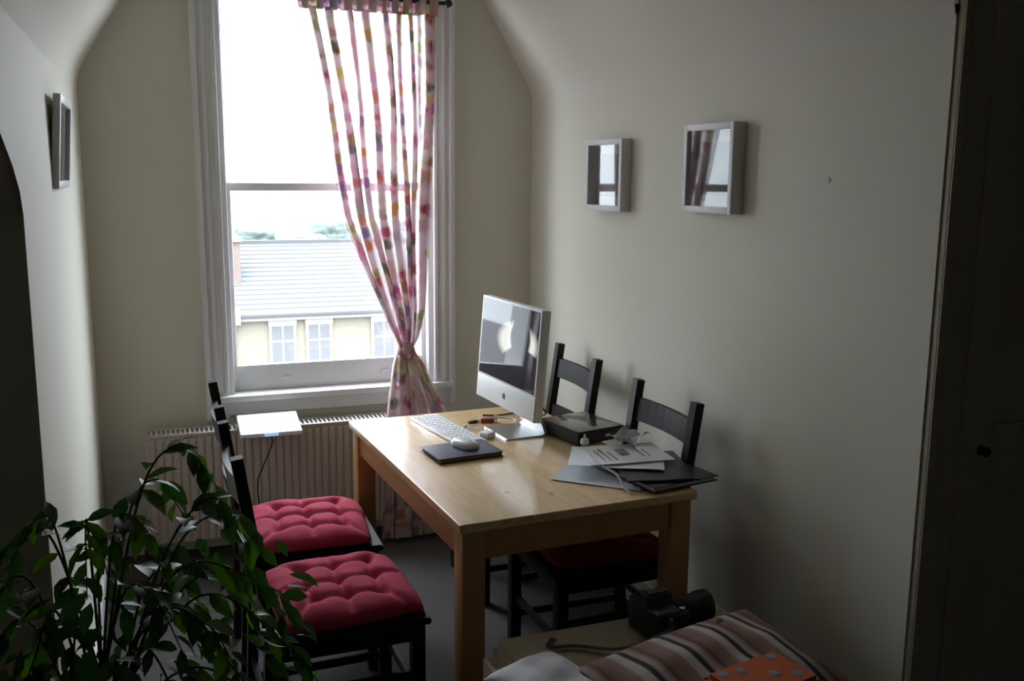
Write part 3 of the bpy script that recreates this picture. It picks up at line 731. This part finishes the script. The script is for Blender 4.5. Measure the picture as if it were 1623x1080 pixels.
# black box near the right chairs
bx = tag(empty('black_media_box', (1.408, 3.050, TZ+0.0005), R(13)), 'flat black media box with a glossy brown top', 'electronics box')
box('shell', (-0.105, -0.120, 0.004), (0.105, 0.120, 0.048), 'black_plastic', bx, 0.005)
box('top_plate', (-0.100, -0.115, 0.048), (0.100, 0.115, 0.0505), 'brown_gloss', bx, 0.001)
box('front_strip', (-0.09, -0.1215, 0.012), (0.09, -0.119, 0.040), 'brown_gloss', bx)
for x in (-0.085, 0.085):
    for y in (-0.1, 0.1): lathe('foot', [(0.010, 0), (0.010, 0.004)], 'black_rubber', bx, 12, Matrix.Translation((x, y, 0)))
# cables behind the computer
tag(tube('power_cable', [(1.26, 3.10, TZ+0.10), (1.28, 3.14, TZ+0.12), (1.30, 3.22, TZ+0.12), (1.36, 3.30, TZ+0.05), (1.385, 3.34, TZ+0.008), (1.33, 3.42, TZ+0.005), (1.22, 3.40, TZ+0.005), (1.16, 3.42, TZ+0.005)], 0.0035, 'black_rubber'), 'black looping power cable behind the computer', 'cable')
tag(tube('white_cable', [(1.232, 3.29, TZ+0.12), (1.255, 3.305, TZ+0.06), (1.26, 3.315, TZ+0.006), (1.25, 3.35, TZ+0.004), (1.20, 3.40, TZ+0.004)], 0.0028, 'white_plastic'), 'thin white cable hanging behind the computer', 'cable')

# ------------------------------------------------------------------ paper pile
def sheet(name, cx, cy, z, wx, wy, rz, material, curl=0.004, seed=0, thick=0.0012):
    bm = bmesh.new(); n = 12; g = []; h = []
    for j in range(n+1):
        r, s = [], []
        for i in range(n+1):
            u, v = -1+2*i/n, -1+2*j/n
            zz = curl*(0.5+noise.noise(Vector((u*1.1+seed, v*1.1, seed))))*(0.3+u*u*0.5+v*v*0.5)
            zz = max(zz, 0)
            r.append(bm.verts.new((u*wx/2, v*wy/2, zz+thick))); s.append(bm.verts.new((u*wx/2, v*wy/2, zz)))
        g.append(r); h.append(s)
    for j in range(n):
        for i in range(n):
            bm.faces.new((g[j][i], g[j][i+1], g[j+1][i+1], g[j+1][i])); bm.faces.new((h[j][i], h[j+1][i], h[j+1][i+1], h[j][i+1]))
    for i in range(n):
        bm.faces.new((g[0][i], h[0][i], h[0][i+1], g[0][i+1])); bm.faces.new((g[n][i], g[n][i+1], h[n][i+1], h[n][i]))
        bm.faces.new((g[i][0], g[i+1][0], h[i+1][0], h[i][0])); bm.faces.new((g[i][n], h[i][n], h[i+1][n], g[i+1][n]))
    o = finish(name, bm, material, None, smooth=True, angle=50); o.location = (cx, cy, z); o.rotation_euler = (0, 0, rz); return o
fd = tag(empty('folder', (1.430, 2.560, TZ+0.0055), R(10)), 'dark folder at the bottom of the paper pile', 'folder')
box('cover', (-0.125, -0.165, 0), (0.125, 0.165, 0.003), 'dark_folder', fd, 0.001); box('contents', (-0.118, -0.158, 0.003), (0.112, 0.158, 0.014), 'paper_grey', fd); box('cover', (-0.125, -0.165, 0.014), (0.125, 0.165, 0.017), 'dark_folder', fd, 0.001)
tag(sheet('paper_sheet', 1.275, 2.585, TZ+0.001, 0.20, 0.28, R(48), 'paper_grey', 0.003, 1), 'grey-white sheet jutting out under the pile towards the computer', 'paper')
mg = tag(sheet('magazine', 1.425, 2.555, TZ+0.0235, 0.22, 0.30, R(-14), 'dark_folder', 0.004, 7, 0.006), 'dark magazine between the folder and the white sheets', 'magazine')
tag(sheet('paper_sheet', 1.345, 2.640, TZ+0.034, 0.21, 0.297, R(62), 'paper', 0.006, 3), 'white sheet fanned out beneath the printed letter', 'paper')
lt = tag(sheet('printed_letter', 1.375, 2.660, TZ+0.042, 0.20, 0.28, R(84), 'paper', 0.003, 5), 'white printed letter lying on top of the paper pile', 'letter')
for i, (x0, x1, y) in enumerate(((-0.07, 0.04, 0.08), (-0.07, 0.06, 0.06), (-0.07, 0.02, 0.04), (-0.05, 0.05, -0.06), (-0.05, 0.03, -0.08))):
    box('printed_line', (x0, y, 0.0042), (x1, y+0.004, 0.0046), 'print_grey', lt)
gl = box('printed_block', (-0.02, -0.02, 0.0042), (0.045, 0.012, 0.0046), 'print_grey', lt)
tag(sheet('crumpled_wrapper', 1.455, 2.775, TZ+0.046, 0.13, 0.10, R(30), 'clear_film', 0.045, 11, 0.001), 'crumpled clear plastic wrapper behind the letter', 'wrapper')
tag(tube('string_cord', [(1.285, 2.770, TZ+0.046), (1.275, 2.72, TZ+0.046), (1.262, 2.66, TZ+0.046), (1.255, 2.60, TZ+0.044), (1.270, 2.54, TZ+0.036), (1.275, 2.49, TZ+0.030), (1.272, 2.44, TZ+0.012), (1.275, 2.405, TZ+0.004)], 0.0032, 'pink_cord', None, 6), 'pale pink cord trailing over the front of the papers', 'cord')
cp = tag(empty('bottle_top', (1.305, 2.795, TZ+0.046)), 'small white cap standing at the back of the papers', 'cap')
lathe('cap', [(0.014, 0), (0.015, 0.003), (0.013, 0.016), (0.010, 0.018)], 'white_plastic', cp, 16); lathe('tip', [(0.004, 0.018), (0.004, 0.030), (0.002, 0.034)], 'white_plastic', cp, 10)

# ------------------------------------------------------------------ box frames on the walls
def shadow_frame(name, label, loc, wy, wz, depth, border, side, glass=True, mat_f='frame_white', tilt=0.0, group=None):
    """side=-1: hangs on the right wall facing -X; side=+1: on the left wall facing +X"""
    r = tag(empty(name, loc), label, 'picture frame', group)
    def fb(n, x0, x1, y0, y1, z0, z1, m, bevel=0.0):
        lo = (min(side*x0, side*x1), y0, z0); hi = (max(side*x0, side*x1), y1, z1)
        return box(n, lo, hi, m, r, bevel)
    fb('frame_side', 0, depth, -wy/2, -wy/2+border, -wz/2, wz/2, mat_f, 0.002); fb('frame_side', 0, depth, wy/2-border, wy/2, -wz/2, wz/2, mat_f, 0.002)
    fb('frame_top', 0, depth, -wy/2+border, wy/2-border, wz/2-border, wz/2, mat_f, 0.002); fb('frame_bottom', 0, depth, -wy/2+border, wy/2-border, -wz/2, -wz/2+border, mat_f, 0.002)
    fb('backing', 0.001, 0.006, -wy/2+border*0.8, wy/2-border*0.8, -wz/2+border*0.8, wz/2-border*0.8, 'photo_mount')
    fb('photograph', 0.006, 0.008, -wy*0.30, wy*0.30, -wz*0.30, wz*0.30, 'photo_print')
    fb('pane', depth-0.010, depth-0.0085, -wy/2+border*0.9, wy/2-border*0.9, -wz/2+border*0.9, wz/2-border*0.9, 'picture_glass')
    if tilt: r.rotation_euler = (0, tilt, 0)
    return r
shadow_frame('picture_frame', 'small white box frame nearer the window on the right wall', (XR-0.005, 3.425, 1.655), 0.295, 0.272, 0.045, 0.020, -1, group='white box frames on the right wall').rotation_euler = (0, 0, R(1.9))
shadow_frame('picture_frame', 'white box frame farther from the window, nearer the door', (XR, 2.680, 1.678), 0.290, 0.280, 0.045, 0.020, -1, group='white box frames on the right wall')
lf = shadow_frame('picture_frame', 'silver picture frame tilting off the left wall', (XL+0.006, 3.19, 1.735), 0.40, 0.262, 0.020, 0.022, 1, mat_f='frame_silver', tilt=R(4.5))
lathe('hanging_nail', [(0.004, 0), (0.004, 0.03), (0.006, 0.031), (0.006, 0.033)], 'steel', lf, 8, Matrix.Translation((-0.02, 0, 0.12)) @ Matrix.Rotation(R(90), 4, 'Y'))

# ------------------------------------------------------------------ white router on the radiator
rt = tag(empty('wifi_router', (0.425, 4.118, 0.5805)), 'flat white wireless router with a blue light resting on the radiator', 'router')
tl = Matrix.Rotation(R(13), 4, 'X')
box('shell', (-0.128, -0.105, 0.0), (0.128, 0.085, 0.020), 'white_plastic', rt, 0.006, 3, M=tl)
box('light_button', (-0.030, -0.109, 0.004), (0.030, -0.060, 0.0215), 'blue_light', rt, 0.006, 3, M=tl)
box('seam', (-0.001, -0.050, 0.0200), (0.001, 0.080, 0.0206), 'paper_grey', rt, M=tl)
tube('lead', [(0.0, -0.100, -0.014), (0.0, -0.112, -0.045), (-0.018, -0.118, -0.09), (-0.045, -0.120, -0.15), (-0.065, -0.10, -0.22), (-0.06, -0.09, -0.35), (-0.07, -0.12, -0.5), (-0.02, -0.14, -0.575)], 0.003, 'black_rubber', rt)

# ------------------------------------------------------------------ foreground: footstool, cushions, camera, orange pouch
fs = tag(empty('footstool', (1.165, 1.93, 0)), 'low beige upholstered footstool in the front right corner', 'footstool')
bm = bmesh.new(); bm_box(bm, (-0.41, -0.35, 0.20), (0.34, 0.33, 0.445)); bmesh.ops.bevel(bm, geom=bm.edges[:], offset=0.045, segments=5, affect='EDGES')
finish('upholstery', bm, 'beige_fabric', fs, smooth=True, angle=60)
for x in (-0.35, 0.29):
    for y in (-0.30, 0.28): bar('leg', (x*1.04, y*1.04, 0), (x, y, 0.215), 0.035, 0.035, 'dark_wood', fs, (1, 0, 0), a1=0.05, b1=0.05)

def pillow(name, sx, sy, h, material, seed=0, sag=0.0):
    bm = bmesh.new(); n = 36; g = [[], []]
    for j in range(n+1):
        r = [[], []]
        for i in range(n+1):
            u, v = -1+2*i/n, -1+2*j/n
            e = max(0, (1-u*u)*(1-v*v))**0.42
            pin = 1-0.09*(1-abs(u)**2)*abs(v)**4-0.0
            pin2 = 1-0.09*(1-abs(v)**2)*abs(u)**4
            x, y = u*sx*pin2, v*sy*pin
            wr = 0.012*noise.noise(Vector((u*2.2+seed, v*2.2, seed)))*e
            a = bm.verts.new((x, y, h*e+wr)); r[0].append(a)
            edge = i in (0, n) or j in (0, n)
            r[1].append(a if edge else bm.verts.new((x, y, -h*0.55*e)))
        g[0].append(r[0]); g[1].append(r[1])
    for k in (0, 1):
        for j in range(n):
            for i in range(n):
                q = [g[k][j][i], g[k][j][i+1], g[k][j+1][i+1], g[k][j+1][i]]
                try: bm.faces.new(q if k == 0 else q[::-1])
                except ValueError: pass
    return finish(name, bm, material, None, smooth=True, angle=180)
sc = tag(pillow('striped_cushion', 0.30, 0.20, 0.075, 'striped_fabric', 2), 'brown and cream striped cushion lying behind the orange pouch', 'cushion')
sc.location = (1.165, 1.770, 0.485); sc.rotation_euler = (R(6), R(-3), R(10))
wc = tag(pillow('white_cushion', 0.10, 0.15, 0.05, 'white_cotton', 6), 'white cushion beside the table leg at the bottom edge', 'cushion')
wc.location = (0.815, 1.88, 0.475); wc.rotation_euler = (0, R(-4), R(14))
op = tag(empty('orange_pouch', (1.200, 1.625, 0.545), R(12)), 'orange pouch with grey dots on the striped cushion', 'pouch')
bm = bmesh.new(); bm_box(bm, (-0.11, -0.075, 0), (0.11, 0.075, 0.035)); bmesh.ops.bevel(bm, geom=bm.edges[:], offset=0.012, segments=4, affect='EDGES'); finish('body', bm, 'orange_cloth', op, smooth=True, angle=60)
for x, y in ((-0.075, 0.045), (-0.03, 0.035), (0.075, 0.045), (0.025, -0.01), (-0.06, -0.03), (0.07, -0.035)):
    lathe('dot', [(0.013, 0.0340), (0.013, 0.0358), (0.011, 0.0362)], 'grey_dot', op, 16, Matrix.Translation((x, y, 0)))
bar('zip', (-0.10, 0.0755, 0.018), (0.10, 0.0755, 0.018), 0.003, 0.004, 'black_rubber', op, bevel=0)

dc = tag(empty('slr_camera', (1.205, 2.105, 0.447), R(6)), 'black single-lens camera with a strap on the footstool', 'camera')
box('body', (-0.045, -0.072, 0), (0.030, 0.072, 0.092), 'black_plastic', dc, 0.010, 3)
bm = bmesh.new(); bm_box(bm, (-0.050, -0.032, 0.085), (0.036, 0.032, 0.124)); 
for v in bm.verts:
    if v.co.z > 0.1: v.co.y *= 0.6; v.co.x *= 0.85
bmesh.ops.bevel(bm, geom=bm.edges[:], offset=0.006, segments=2, affect='EDGES'); finish('prism_housing', bm, 'black_plastic', dc, smooth=True)
box('grip', (0.010, -0.078, 0.004), (0.058, -0.036, 0.085), 'black_rubber', dc, 0.014, 3)
LM = Matrix.Translation((0.028, 0.006, 0.047)) @ Matrix.Rotation(R(90), 4, 'Y')
ln = lathe('lens', [(0.033, 0), (0.034, 0.012), (0.038, 0.018), (0.038, 0.060), (0.0365, 0.062), (0.0365, 0.068), (0.039, 0.070), (0.039, 0.105), (0.042, 0.110), (0.042, 0.140), (0.038, 0.142), (0.034, 0.128)], 'black_rubber', dc, 32, LM)
lathe('front_glass', [(0.034, 0.126), (0.030, 0.130), (0.010, 0.133)], 'brown_gloss', ln, 24, LM)
lathe('mode_dial', [(0.013, 0.092), (0.013, 0.101), (0.012, 0.102)], 'black_rubber', dc, 20, Matrix.Translation((-0.015, 0.052, 0)))
lathe('shutter_button', [(0.008, 0.085), (0.008, 0.090), (0.005, 0.091)], 'steel', dc, 14, Matrix.Translation((0.040, -0.056, 0)))
lathe('strap_lug', [(0.005, 0), (0.005, 0.006), (0.003, 0.007)], 'steel', dc, 12, Matrix.Translation((-0.01, -0.073, 0.075)) @ Matrix.Rotation(R(90), 4, 'X'))
tube('strap', [(-0.012, -0.078, 0.074), (-0.03, -0.10, 0.06), (-0.10, -0.13, 0.066), (-0.05, -0.185, 0.098), (0.02, -0.215, 0.112), (0.075, -0.165, 0.098), (0.085, -0.11, 0.060), (0.10, -0.05, 0.016), (0.12, 0.05, 0.008), (0.03, 0.10, 0.02), (-0.012, 0.078, 0.074)], 0.0095, 'black_rubber', dc, 8, 8, 0.25)
tube('strap_end', [(-0.10, -0.13, 0.066), (-0.16, -0.06, 0.02), (-0.24, 0.02, 0.009), (-0.30, 0.04, 0.010), (-0.27, 0.08, 0.008)], 0.009, 'black_rubber', dc, 8, 8, 0.25)

# ------------------------------------------------------------------ weeping fig in the left foreground
def plant():
    rnd = random.Random(11)
    px, py = -0.13, 1.72
    p = tag(empty('weeping_fig', (px, py, 0)), 'leafy potted fig tree with drooping glossy leaves in the left corner', 'potted plant')
    lathe('pot', [(0.10, 0.0), (0.105, 0.01), (0.14, 0.24), (0.152, 0.245), (0.155, 0.285), (0.140, 0.285), (0.132, 0.25)], 'terracotta', p, 32)
    lathe('soil', [(0.131, 0.235), (0.131, 0.252), (0.05, 0.262), (0.01, 0.262)], 'soil', p, 24)
    def lp(x, y, z): return Vector((x-px, y-py, z))
    for k in range(3):
        a = k*2.1; tube('trunk', [(0.02*math.cos(a), 0.02*math.sin(a), 0.25), (0.028*math.cos(a+1), 0.028*math.sin(a+1), 0.42), (0.02*math.cos(a+2.2), 0.02*math.sin(a+2.2), 0.60), (0.03*math.cos(a+3), 0.03*math.sin(a+3), 0.74)], lambda t: 0.013-0.005*t, 'bark', p, 8)
    bm = bmesh.new()
    L = 1.0; W = 0.22
    spine = [(0, 0), (0.25, -0.01), (0.55, -0.05), (0.8, -0.13), (1.0, -0.26)]; wid = [0.03, 0.80, 1.0, 0.55, 0.0]
    rows = []
    for (x, z), ww in zip(spine, wid):
        rows.append([bm.verts.new((x, s*W*ww, z+abs(s)*0.06*ww)) for s in ((-1, 0, 1) if ww > 0 else (0,))])
    for a, b in zip(rows, rows[1:]):
        if len(b) == 3:
            for k in range(2): bm.faces.new((a[k], a[k+1], b[k+1], b[k]))
        else:
            for k in range(2): bm.faces.new((a[k], a[k+1], b[0]))
    proto = finish('leaf', bm, 'leaf_green', p, smooth=True, angle=180)
    m2 = proto.data.copy(); m2.materials.clear(); m2.materials.append(MATS['leaf_bright'])
    first = [True]; count = [0]
    def leaf(pos, dirv, size, bright):
        if count[0] >= 298: return
        o = proto if first[0] else proto.copy()
        if first[0]: first[0] = False
        else: col.objects.link(o); o.parent = p
        if bright and o is not proto: o.data = m2
        d = dirv.normalized(); up = Vector((rnd.uniform(-0.5, 0.5), rnd.uniform(-0.9, 0.2), 1)).normalized()
        s = up.cross(d)
        if s.length < 0.05: s = Vector((0, 1, 0))
        s.normalize(); u = d.cross(s)
        M = Matrix((( d.x, s.x, u.x, 0), (d.y, s.y, u.y, 0), (d.z, s.z, u.z, 0), (0, 0, 0, 1)))
        o.matrix_local = Matrix.Translation(pos) @ M @ Matrix.Diagonal((size, size*rnd.uniform(0.85, 1.15), size, 1))
        count[0] += 1
    # branches: end points in room coordinates, arching out and drooping
    ends = [(0.030, 1.75, 1.17), (-0.02, 1.80, 1.10), (0.07, 1.66, 1.10), (0.11, 1.80, 1.02), (0.13, 1.70, 0.93), (0.175, 1.78, 0.87), (0.19, 1.68, 0.80), (-0.06, 1.70, 1.07),
            (-0.13, 1.66, 1.06), (-0.20, 1.72, 1.08), (-0.25, 1.80, 1.02), (-0.28, 1.66, 0.95), (-0.12, 1.82, 0.98), (-0.03, 1.62, 0.95), (0.05, 1.60, 0.90), (0.10, 1.64, 0.78),
            (-0.22, 1.62, 0.86), (-0.30, 1.74, 0.84), (-0.16, 1.58, 0.84), (0.0, 1.84, 0.90), (0.12, 1.88, 0.84), (-0.08, 1.54, 0.76), (0.02, 1.54, 0.72), (0.16, 1.60, 0.70), (-0.24, 1.56, 0.74)]
    for ei, e in enumerate(ends):
        E = lp(*e); base = Vector((rnd.uniform(-0.02, 0.02), rnd.uniform(-0.02, 0.02), rnd.uniform(0.55, 0.74)))
        out = Vector((E.x, E.y, 0)); hi = max(E.z, base.z)
        midp = base*0.45+E*0.55 + Vector((0, 0, 0.10+0.06*rnd.random())); midp.z = max(midp.z, base.z+0.05)
        tip = E + out.normalized()*0.06 + Vector((0, 0, -0.09))
        path = catmull([base, midp, E, tip], 10)
        bm = bmesh.new(); bm_tube(bm, path, lambda t: 0.0030-0.0020*t, 5); finish('branch', bm, 'bark', p, smooth=True, angle=80)
        n = len(path)
        for k in range(12):
            t = 0.30+0.70*(k+0.5)/12; q = path[min(n-1, int(t*(n-1)))]; nx = path[min(n-1, int(t*(n-1))+1)]-path[max(0, int(t*(n-1))-1)]
            side = nx.normalized().cross(Vector((0, 0, 1))).normalized()*(1 if k % 2 else -1)
            d = nx.normalized()*rnd.uniform(0.3, 0.9) + side*rnd.uniform(0.5, 1.0) + Vector((rnd.uniform(-0.3, 0.3), rnd.uniform(-0.3, 0.3), rnd.uniform(-0.9, 0.1)))
            leaf(q, d, rnd.uniform(0.042, 0.068), rnd.random() < 0.25)
    # the thick mass of leaves lower down, too many and too dark to tell apart
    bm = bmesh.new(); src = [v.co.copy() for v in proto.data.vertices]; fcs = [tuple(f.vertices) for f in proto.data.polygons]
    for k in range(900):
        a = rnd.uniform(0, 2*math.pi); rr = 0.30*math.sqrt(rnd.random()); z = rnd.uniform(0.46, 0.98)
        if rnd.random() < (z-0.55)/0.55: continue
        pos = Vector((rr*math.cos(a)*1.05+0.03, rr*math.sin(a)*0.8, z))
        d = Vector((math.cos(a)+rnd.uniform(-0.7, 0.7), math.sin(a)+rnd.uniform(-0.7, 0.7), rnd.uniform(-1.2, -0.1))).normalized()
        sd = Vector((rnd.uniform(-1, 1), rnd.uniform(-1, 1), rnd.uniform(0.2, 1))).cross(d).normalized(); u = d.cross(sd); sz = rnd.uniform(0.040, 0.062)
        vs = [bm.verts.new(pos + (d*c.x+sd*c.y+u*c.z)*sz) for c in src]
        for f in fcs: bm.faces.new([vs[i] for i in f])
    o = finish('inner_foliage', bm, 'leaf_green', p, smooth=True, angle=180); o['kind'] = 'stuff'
plant()

# ------------------------------------------------------------------ outside: terrace across the way and far trees
GZ = -9.0
struct(box('ground', (-60, 6, GZ-0.3), (110, 150, GZ), 'asphalt'), 'street level ground outside')
def house(x0, x1, label, detailed, first=None):
    h = tag(empty('terraced_house', ((x0+x1)/2, 36, GZ)), label, 'house', 'terraced houses across the street')
    o = Vector(h.location); Tm = Matrix.Translation(-o)
    def hb(n, lo, hi, m, par=None, bevel=0.0):
        q = box(n, lo, hi, m, par or h, bevel); q.data.transform(Tm); return q
    ez, rz, yf, yr, yb = -3.15, -1.02, 34.0, 38.5, 43.0
    hb('wall', (x0, yf, GZ), (x1, yb, ez), 'yellow_brick')
    # roof prism with slate courses
    bm = bmesh.new()
    for s in (-1, 1):
        n = 16 if s < 0 else 1
        for i in range(n):
            t0, t1 = i/n, (i+1)/n
            ya = (yf-0.35) + (yr-yf+0.35)*t0 if s < 0 else (yb+0.35)-(yb+0.35-yr)*t0
            yb_ = (yf-0.35) + (yr-yf+0.35)*t1 if s < 0 else (yb+0.35)-(yb+0.35-yr)*t1
            za = ez+0.02+(rz-ez)*t0; zb = ez+0.02+(rz-ez)*t1
            v = [bm.verts.new((x, y, z)) for x, y, z in ((x0, ya, za+0.03), (x1, ya, za+0.03), (x1, yb_, zb), (x0, yb_, zb), (x0, ya, za-0.03), (x1, ya, za-0.03))]
            bm.faces.new(v[:4]); bm.faces.new((v[0], v[1], v[5], v[4]))
    rf = finish('roof', bm, 'slate', h); rf.data.transform(Tm)
    hb('ridge_tiles', (x0, yr-0.12, rz-0.02), (x1, yr+0.12, rz+0.12), 'gutter_grey', rf)
    hb('gutter', (x0, yf-0.45, ez-0.10), (x1, yf-0.30, ez+0.04), 'gutter_grey', None, 0.03)
    hb('fascia', (x0, yf-0.30, ez-0.22), (x1, yf, ez-0.02), 'stone_trim')
    # gables closing the roof
    for x in (x0+0.02, x1-0.14):
        g = prism('gable', [(yf, ez-0.05), (yb, ez-0.05), (yr, rz-0.05)], 'x', x, x+0.12, 'yellow_brick', h); g.data.transform(Tm)
    wx = (x1-x0)
    for cx in ((x0+0.26*wx), (x0+0.45*wx), (x0+0.80*wx)):
        for zt in (-3.56, -6.4):
            w2 = 0.37; zb = zt-1.72
            f = hb('window', (cx-w2-0.10, yf-0.08, zb-0.12), (cx+w2+0.10, yf+0.02, zt+0.24), 'stone_trim')
            hb('lintel', (cx-w2-0.12, yf-0.13, zt+0.0), (cx+w2+0.12, yf-0.06, zt+0.20), 'stone_trim', f)
            for a, b in ((-w2, -0.03), (0.03, w2)):
                hb('pane', (cx+a, yf-0.10, zb+0.0), (cx+b, yf-0.085, zt-0.62), 'house_glass', f); hb('pane', (cx+a, yf-0.10, zt-0.54), (cx+b, yf-0.085, zt-0.05), 'house_glass', f)
    hb('door', (x0+0.08*wx, yf-0.05, GZ), (x0+0.08*wx+0.9, yf+0.02, GZ+2.1), 'red_brick')
    # chimney on the left party wall and a downpipe
    ch = hb('chimney', (x0+0.03, 35.6, ez), (x0+0.55, 36.9, -0.75), 'red_brick'); hb('chimney_cap', (x0+0.01, 35.5, -0.75), (x0+0.60, 37.0, -0.60), 'stone_trim', ch)
    for k in range(3):
        q = lathe('chimney_pot', [(0.13, -0.60), (0.11, -0.2), (0.14, -0.15), (0.10, -0.14)], 'pot_clay', ch, 12, Tm @ Matrix.Translation((x0+0.3, 35.85+k*0.42, 0)))
    hb('downpipe', (x0+0.05, yf-0.14, GZ), (x0+0.15, yf-0.02, ez-0.1), 'stone_trim', None, 0.02)
    hb('parapet', (x0+0.01, yf-0.5, ez-0.3), (x0+0.30, yf-0.1, ez+0.25), 'stone_trim')
house(2.35, 9.05, 'yellow brick terraced house with a slate roof seen through the lower sash', True)
house(9.25, 15.5, 'terraced house mostly hidden behind the floral curtain', True)
house(-4.5, 2.30, 'terraced house with a red chimney at the left edge of the window', True)

def tree(x, y, ztop, rx, label, seed):
    t = tag(empty('distant_tree', (x, y, GZ)), label, 'tree', 'distant trees beyond the roofs')
    hgt = ztop-GZ; rnd = random.Random(seed)
    bm = bmesh.new(); bmesh.ops.create_icosphere(bm, subdivisions=4, radius=1)
    for v in bm.verts:
        n = 1+0.22*noise.noise(v.co*2.2+Vector((seed, 0, 0)))+0.16*noise.noise(v.co*5+Vector((0, seed, 0)))
        v.co = Vector((v.co.x*rx*n, v.co.y*rx*n, hgt*0.60+v.co.z*hgt*0.40*n))
    finish('crown', bm, 'tree_foliage', t, smooth=True, angle=180)
    tube('trunk', [(0, 0, 0), (0.1, 0, hgt*0.2), (0, 0, hgt*0.5)], lambda s: 0.35-0.15*s, 'bark', t, 8, 4)
rnd = random.Random(4)
names = ['leftmost', 'second', 'third', 'fourth', 'fifth', 'sixth', 'seventh', 'eighth', 'ninth', 'tenth', 'eleventh']
for i in range(11):
    tree(6.5+i*4.4, 106+(i%2)*11, -4.1+rnd.uniform(-0.5, 0.7), 3.0+rnd.uniform(-0.3, 0.4), f'hazy green tree on the skyline, {names[i]} from the left of the row', i*3.7+1)
bpy.context.view_layer.update()
